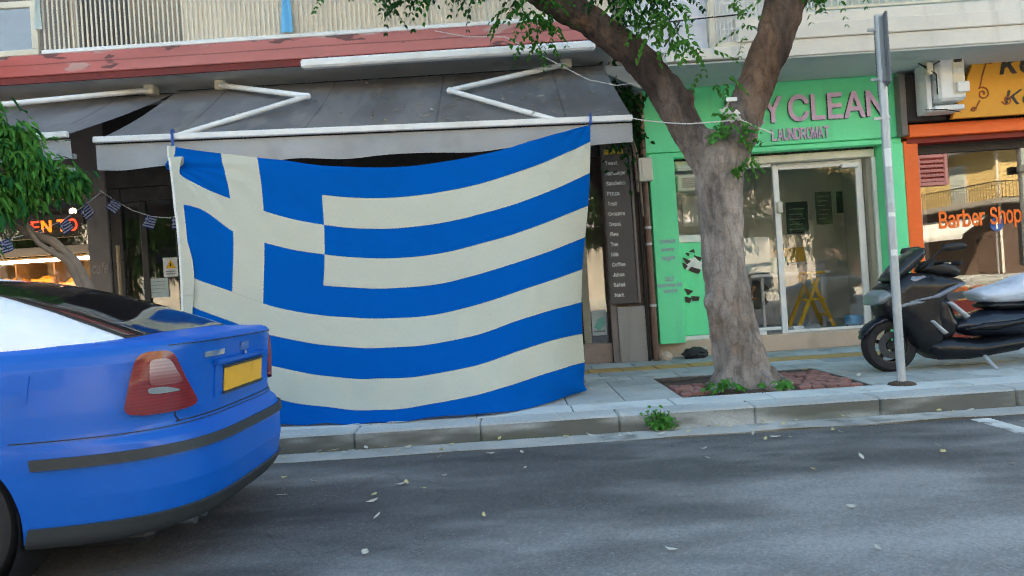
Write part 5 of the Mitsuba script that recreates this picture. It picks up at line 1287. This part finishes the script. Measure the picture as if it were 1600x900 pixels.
# ================================================================== ACROSS THE STREET (seen in the shop glass; catches the sun)
Oy = -22.6
add('opposite_pavement', box(-70, 80, -26, -13.5, -.1, KT), 'tile_grey_1', kind='structure', label='pavement on the far side of the street')
Ob = thing('corner_building', 'sunlit yellow corner building with wrapped balcony reflected in the barber glass', 'building')
C0, C1 = np.array([24.4, -42.0]), np.array([27.4, Oy])
foot = [tuple(C0), tuple(C1), (60, Oy), (60, -42)]
def solid(poly, z0, z1):
    m = trimesh.creation.extrude_polygon(Polygon(poly), z1 - z0, engine='earcut'); m.apply_translation((0, 0, z0)); return m
add('wall', solid(foot, 4.2, 15.0), 'plaster_yellow', Ob)
add('base', solid(Polygon(foot).buffer(-.25), 0, 4.2), 'plaster_brown', Ob)
out = Polygon(foot).buffer(1.0, join_style=2)
for z0 in (4.05, 7.2, 10.3):
    add('balcony_slab', solid(out, z0, z0 + .24), 'plaster_grey', Ob)
d_ = (C1 - C0) / np.linalg.norm(C1 - C0); nn = np.array([-d_[1], d_[0]])
LN = np.linalg.norm(C1 - C0)
A0 = C0 + nn * .95; A1 = C1 + nn * .95 + d_ * .82
path = [A0, A1, np.array([45., Oy + .95])]
for z0 in (4.29, 7.44):
    rk = numbered(Ob + '__railing')
    add('top_rail', join([bar((*path[i], z0 + .92), (*path[i + 1], z0 + .92), .06, .06) for i in (0, 1)]), 'black_frame', rk)
    ms = []
    for i in (0, 1):
        L = np.linalg.norm(path[i + 1] - path[i]); nb = int(L / .2)
        for k in range(nb):
            p = path[i] + (path[i + 1] - path[i]) * k / nb
            ms.append(box(p[0] - .016, p[0] + .016, p[1] - .016, p[1] + .016, z0, z0 + .9))
    add('baluster', join(ms), 'black_frame', rk, kind='stuff')
def on_wall(p0, dirv, nv, a, b, z0, z1, out0, out1):
    """A panel on a wall: a..b along it, out0..out1 off it."""
    m = box(a, b, out0, out1, z0, z1, .01); M_ = np.eye(4)
    M_[:2, 0], M_[:2, 1], M_[:2, 3] = dirv, nv, p0
    m.apply_transform(M_); return m
for z0 in (4.35, 7.5, 10.6):
    for p0, dv, nv, spots in ((C0, d_, nn, (LN - 3.4, LN - 7.5, LN - 12.0)), (C1, np.array([1., 0]), np.array([0, 1.]), (3.2, 7.5, 12.0))):
        for a in spots:
            k = add('window', on_wall(p0, dv, nv, a - .08, a + 1.18, z0, z0 + 2.3, .002, .06), 'alu_white', Ob)
            add('shutter', on_wall(p0, dv, nv, a, a + 1.1, z0 + .1, z0 + 2.2, .062, .09), 'paper_mint', k)
add('drain_pipe', tube([(C1[0] - .05, Oy + .12, .2), (C1[0] - .05, Oy + .12, 14)], .07, 12), 'plaster_cream', Ob, smooth=40)
for x0 in (28.5, 32.0, 35.5):
    add('shop_window', box(x0, x0 + 2.8, Oy - .2, Oy - .15, .6, 3.2), 'black_frame', Ob)
k = numbered(Ob + '__shop_awning')
add('canopy', sheet(np.stack([np.array([np.array([*(C0 + d_ * a + nn * o), z]) for a in np.linspace(LN - 6.5, LN - .6, 12)]) for o, z in ((.2, 3.5), (1.0, 3.0), (1.9, 2.5), (1.92, 2.25))]), .01), 'paper_white', k, smooth=30)
Ob2 = thing('apartment_building', 'plain pale apartment block across the street behind the camera', 'building')
add('wall', box(-60, 17, -45, Oy, 0, 14.0), 'plaster_far', Ob2)
for z0 in (4.1, 7.2, 10.3):
    add('balcony_slab', box(-60, 17, Oy + .002, Oy + 1.2, z0, z0 + .22), 'plaster_white', Ob2)
    for j in range(18):
        x0 = -58 + 4.1 * j
        add('window', box(x0, x0 + 1.4, Oy + .002, Oy + .05, z0 + .3, z0 + 2.5), 'poster_grey', Ob2)
tsn = thing('traffic_sign', 'round blue traffic sign on a thin post across the street', 'traffic sign')
TXs, TYs = 21.6, -14.2
add('post', tube([(TXs, TYs, KT), (TXs, TYs, 2.85)], .03, 12), 'galvanised', tsn, smooth=40)
add('plate', tube([(TXs, TYs + .04, 2.55), (TXs, TYs + .06, 2.55)], [.30, .30], 32), 'string_blue', tsn)
add('arrow', prism([(TXs - .04, 2.35), (TXs + .04, 2.35), (TXs + .04, 2.58), (TXs + .14, 2.58), (TXs, 2.76), (TXs - .14, 2.58), (TXs - .04, 2.58)], TYs + .062, TYs + .068), 'paper_white', tsn)
for j, tx in enumerate([9.6, 12.9, 16.0, 5.4, -6.5, -10.2, -13.6, -17.0, -21.0]):
    ty, tz = -14.6 + .5 * math.sin(j * 2.3), 4.5 + .4 * math.cos(j * 1.7)
    t = thing('street_tree', 'leafy street tree across the road, seen only as a reflection in the shop glass', 'tree', 'trees along the far side of the street')
    add('trunk', tube([(tx, ty, KT), (tx + .1, ty, 1.4), (tx - .1, ty, 3.0), (tx, ty, 4.6)], [.2, .16, .14, .06], 12), 'thin_bark', t, smooth=True)
    cs = [((tx + nrg.normal(0, .9), ty + nrg.normal(0, .8), tz + nrg.normal(0, 1.1)), .8 + .5 * nrg.random()) for _ in range(44)]
    for m, q in clump(cs, 110, .75, .26, ['leaf_far', 'leaf_far_dark']):
        add('crown', q, m, t, kind='stuff')
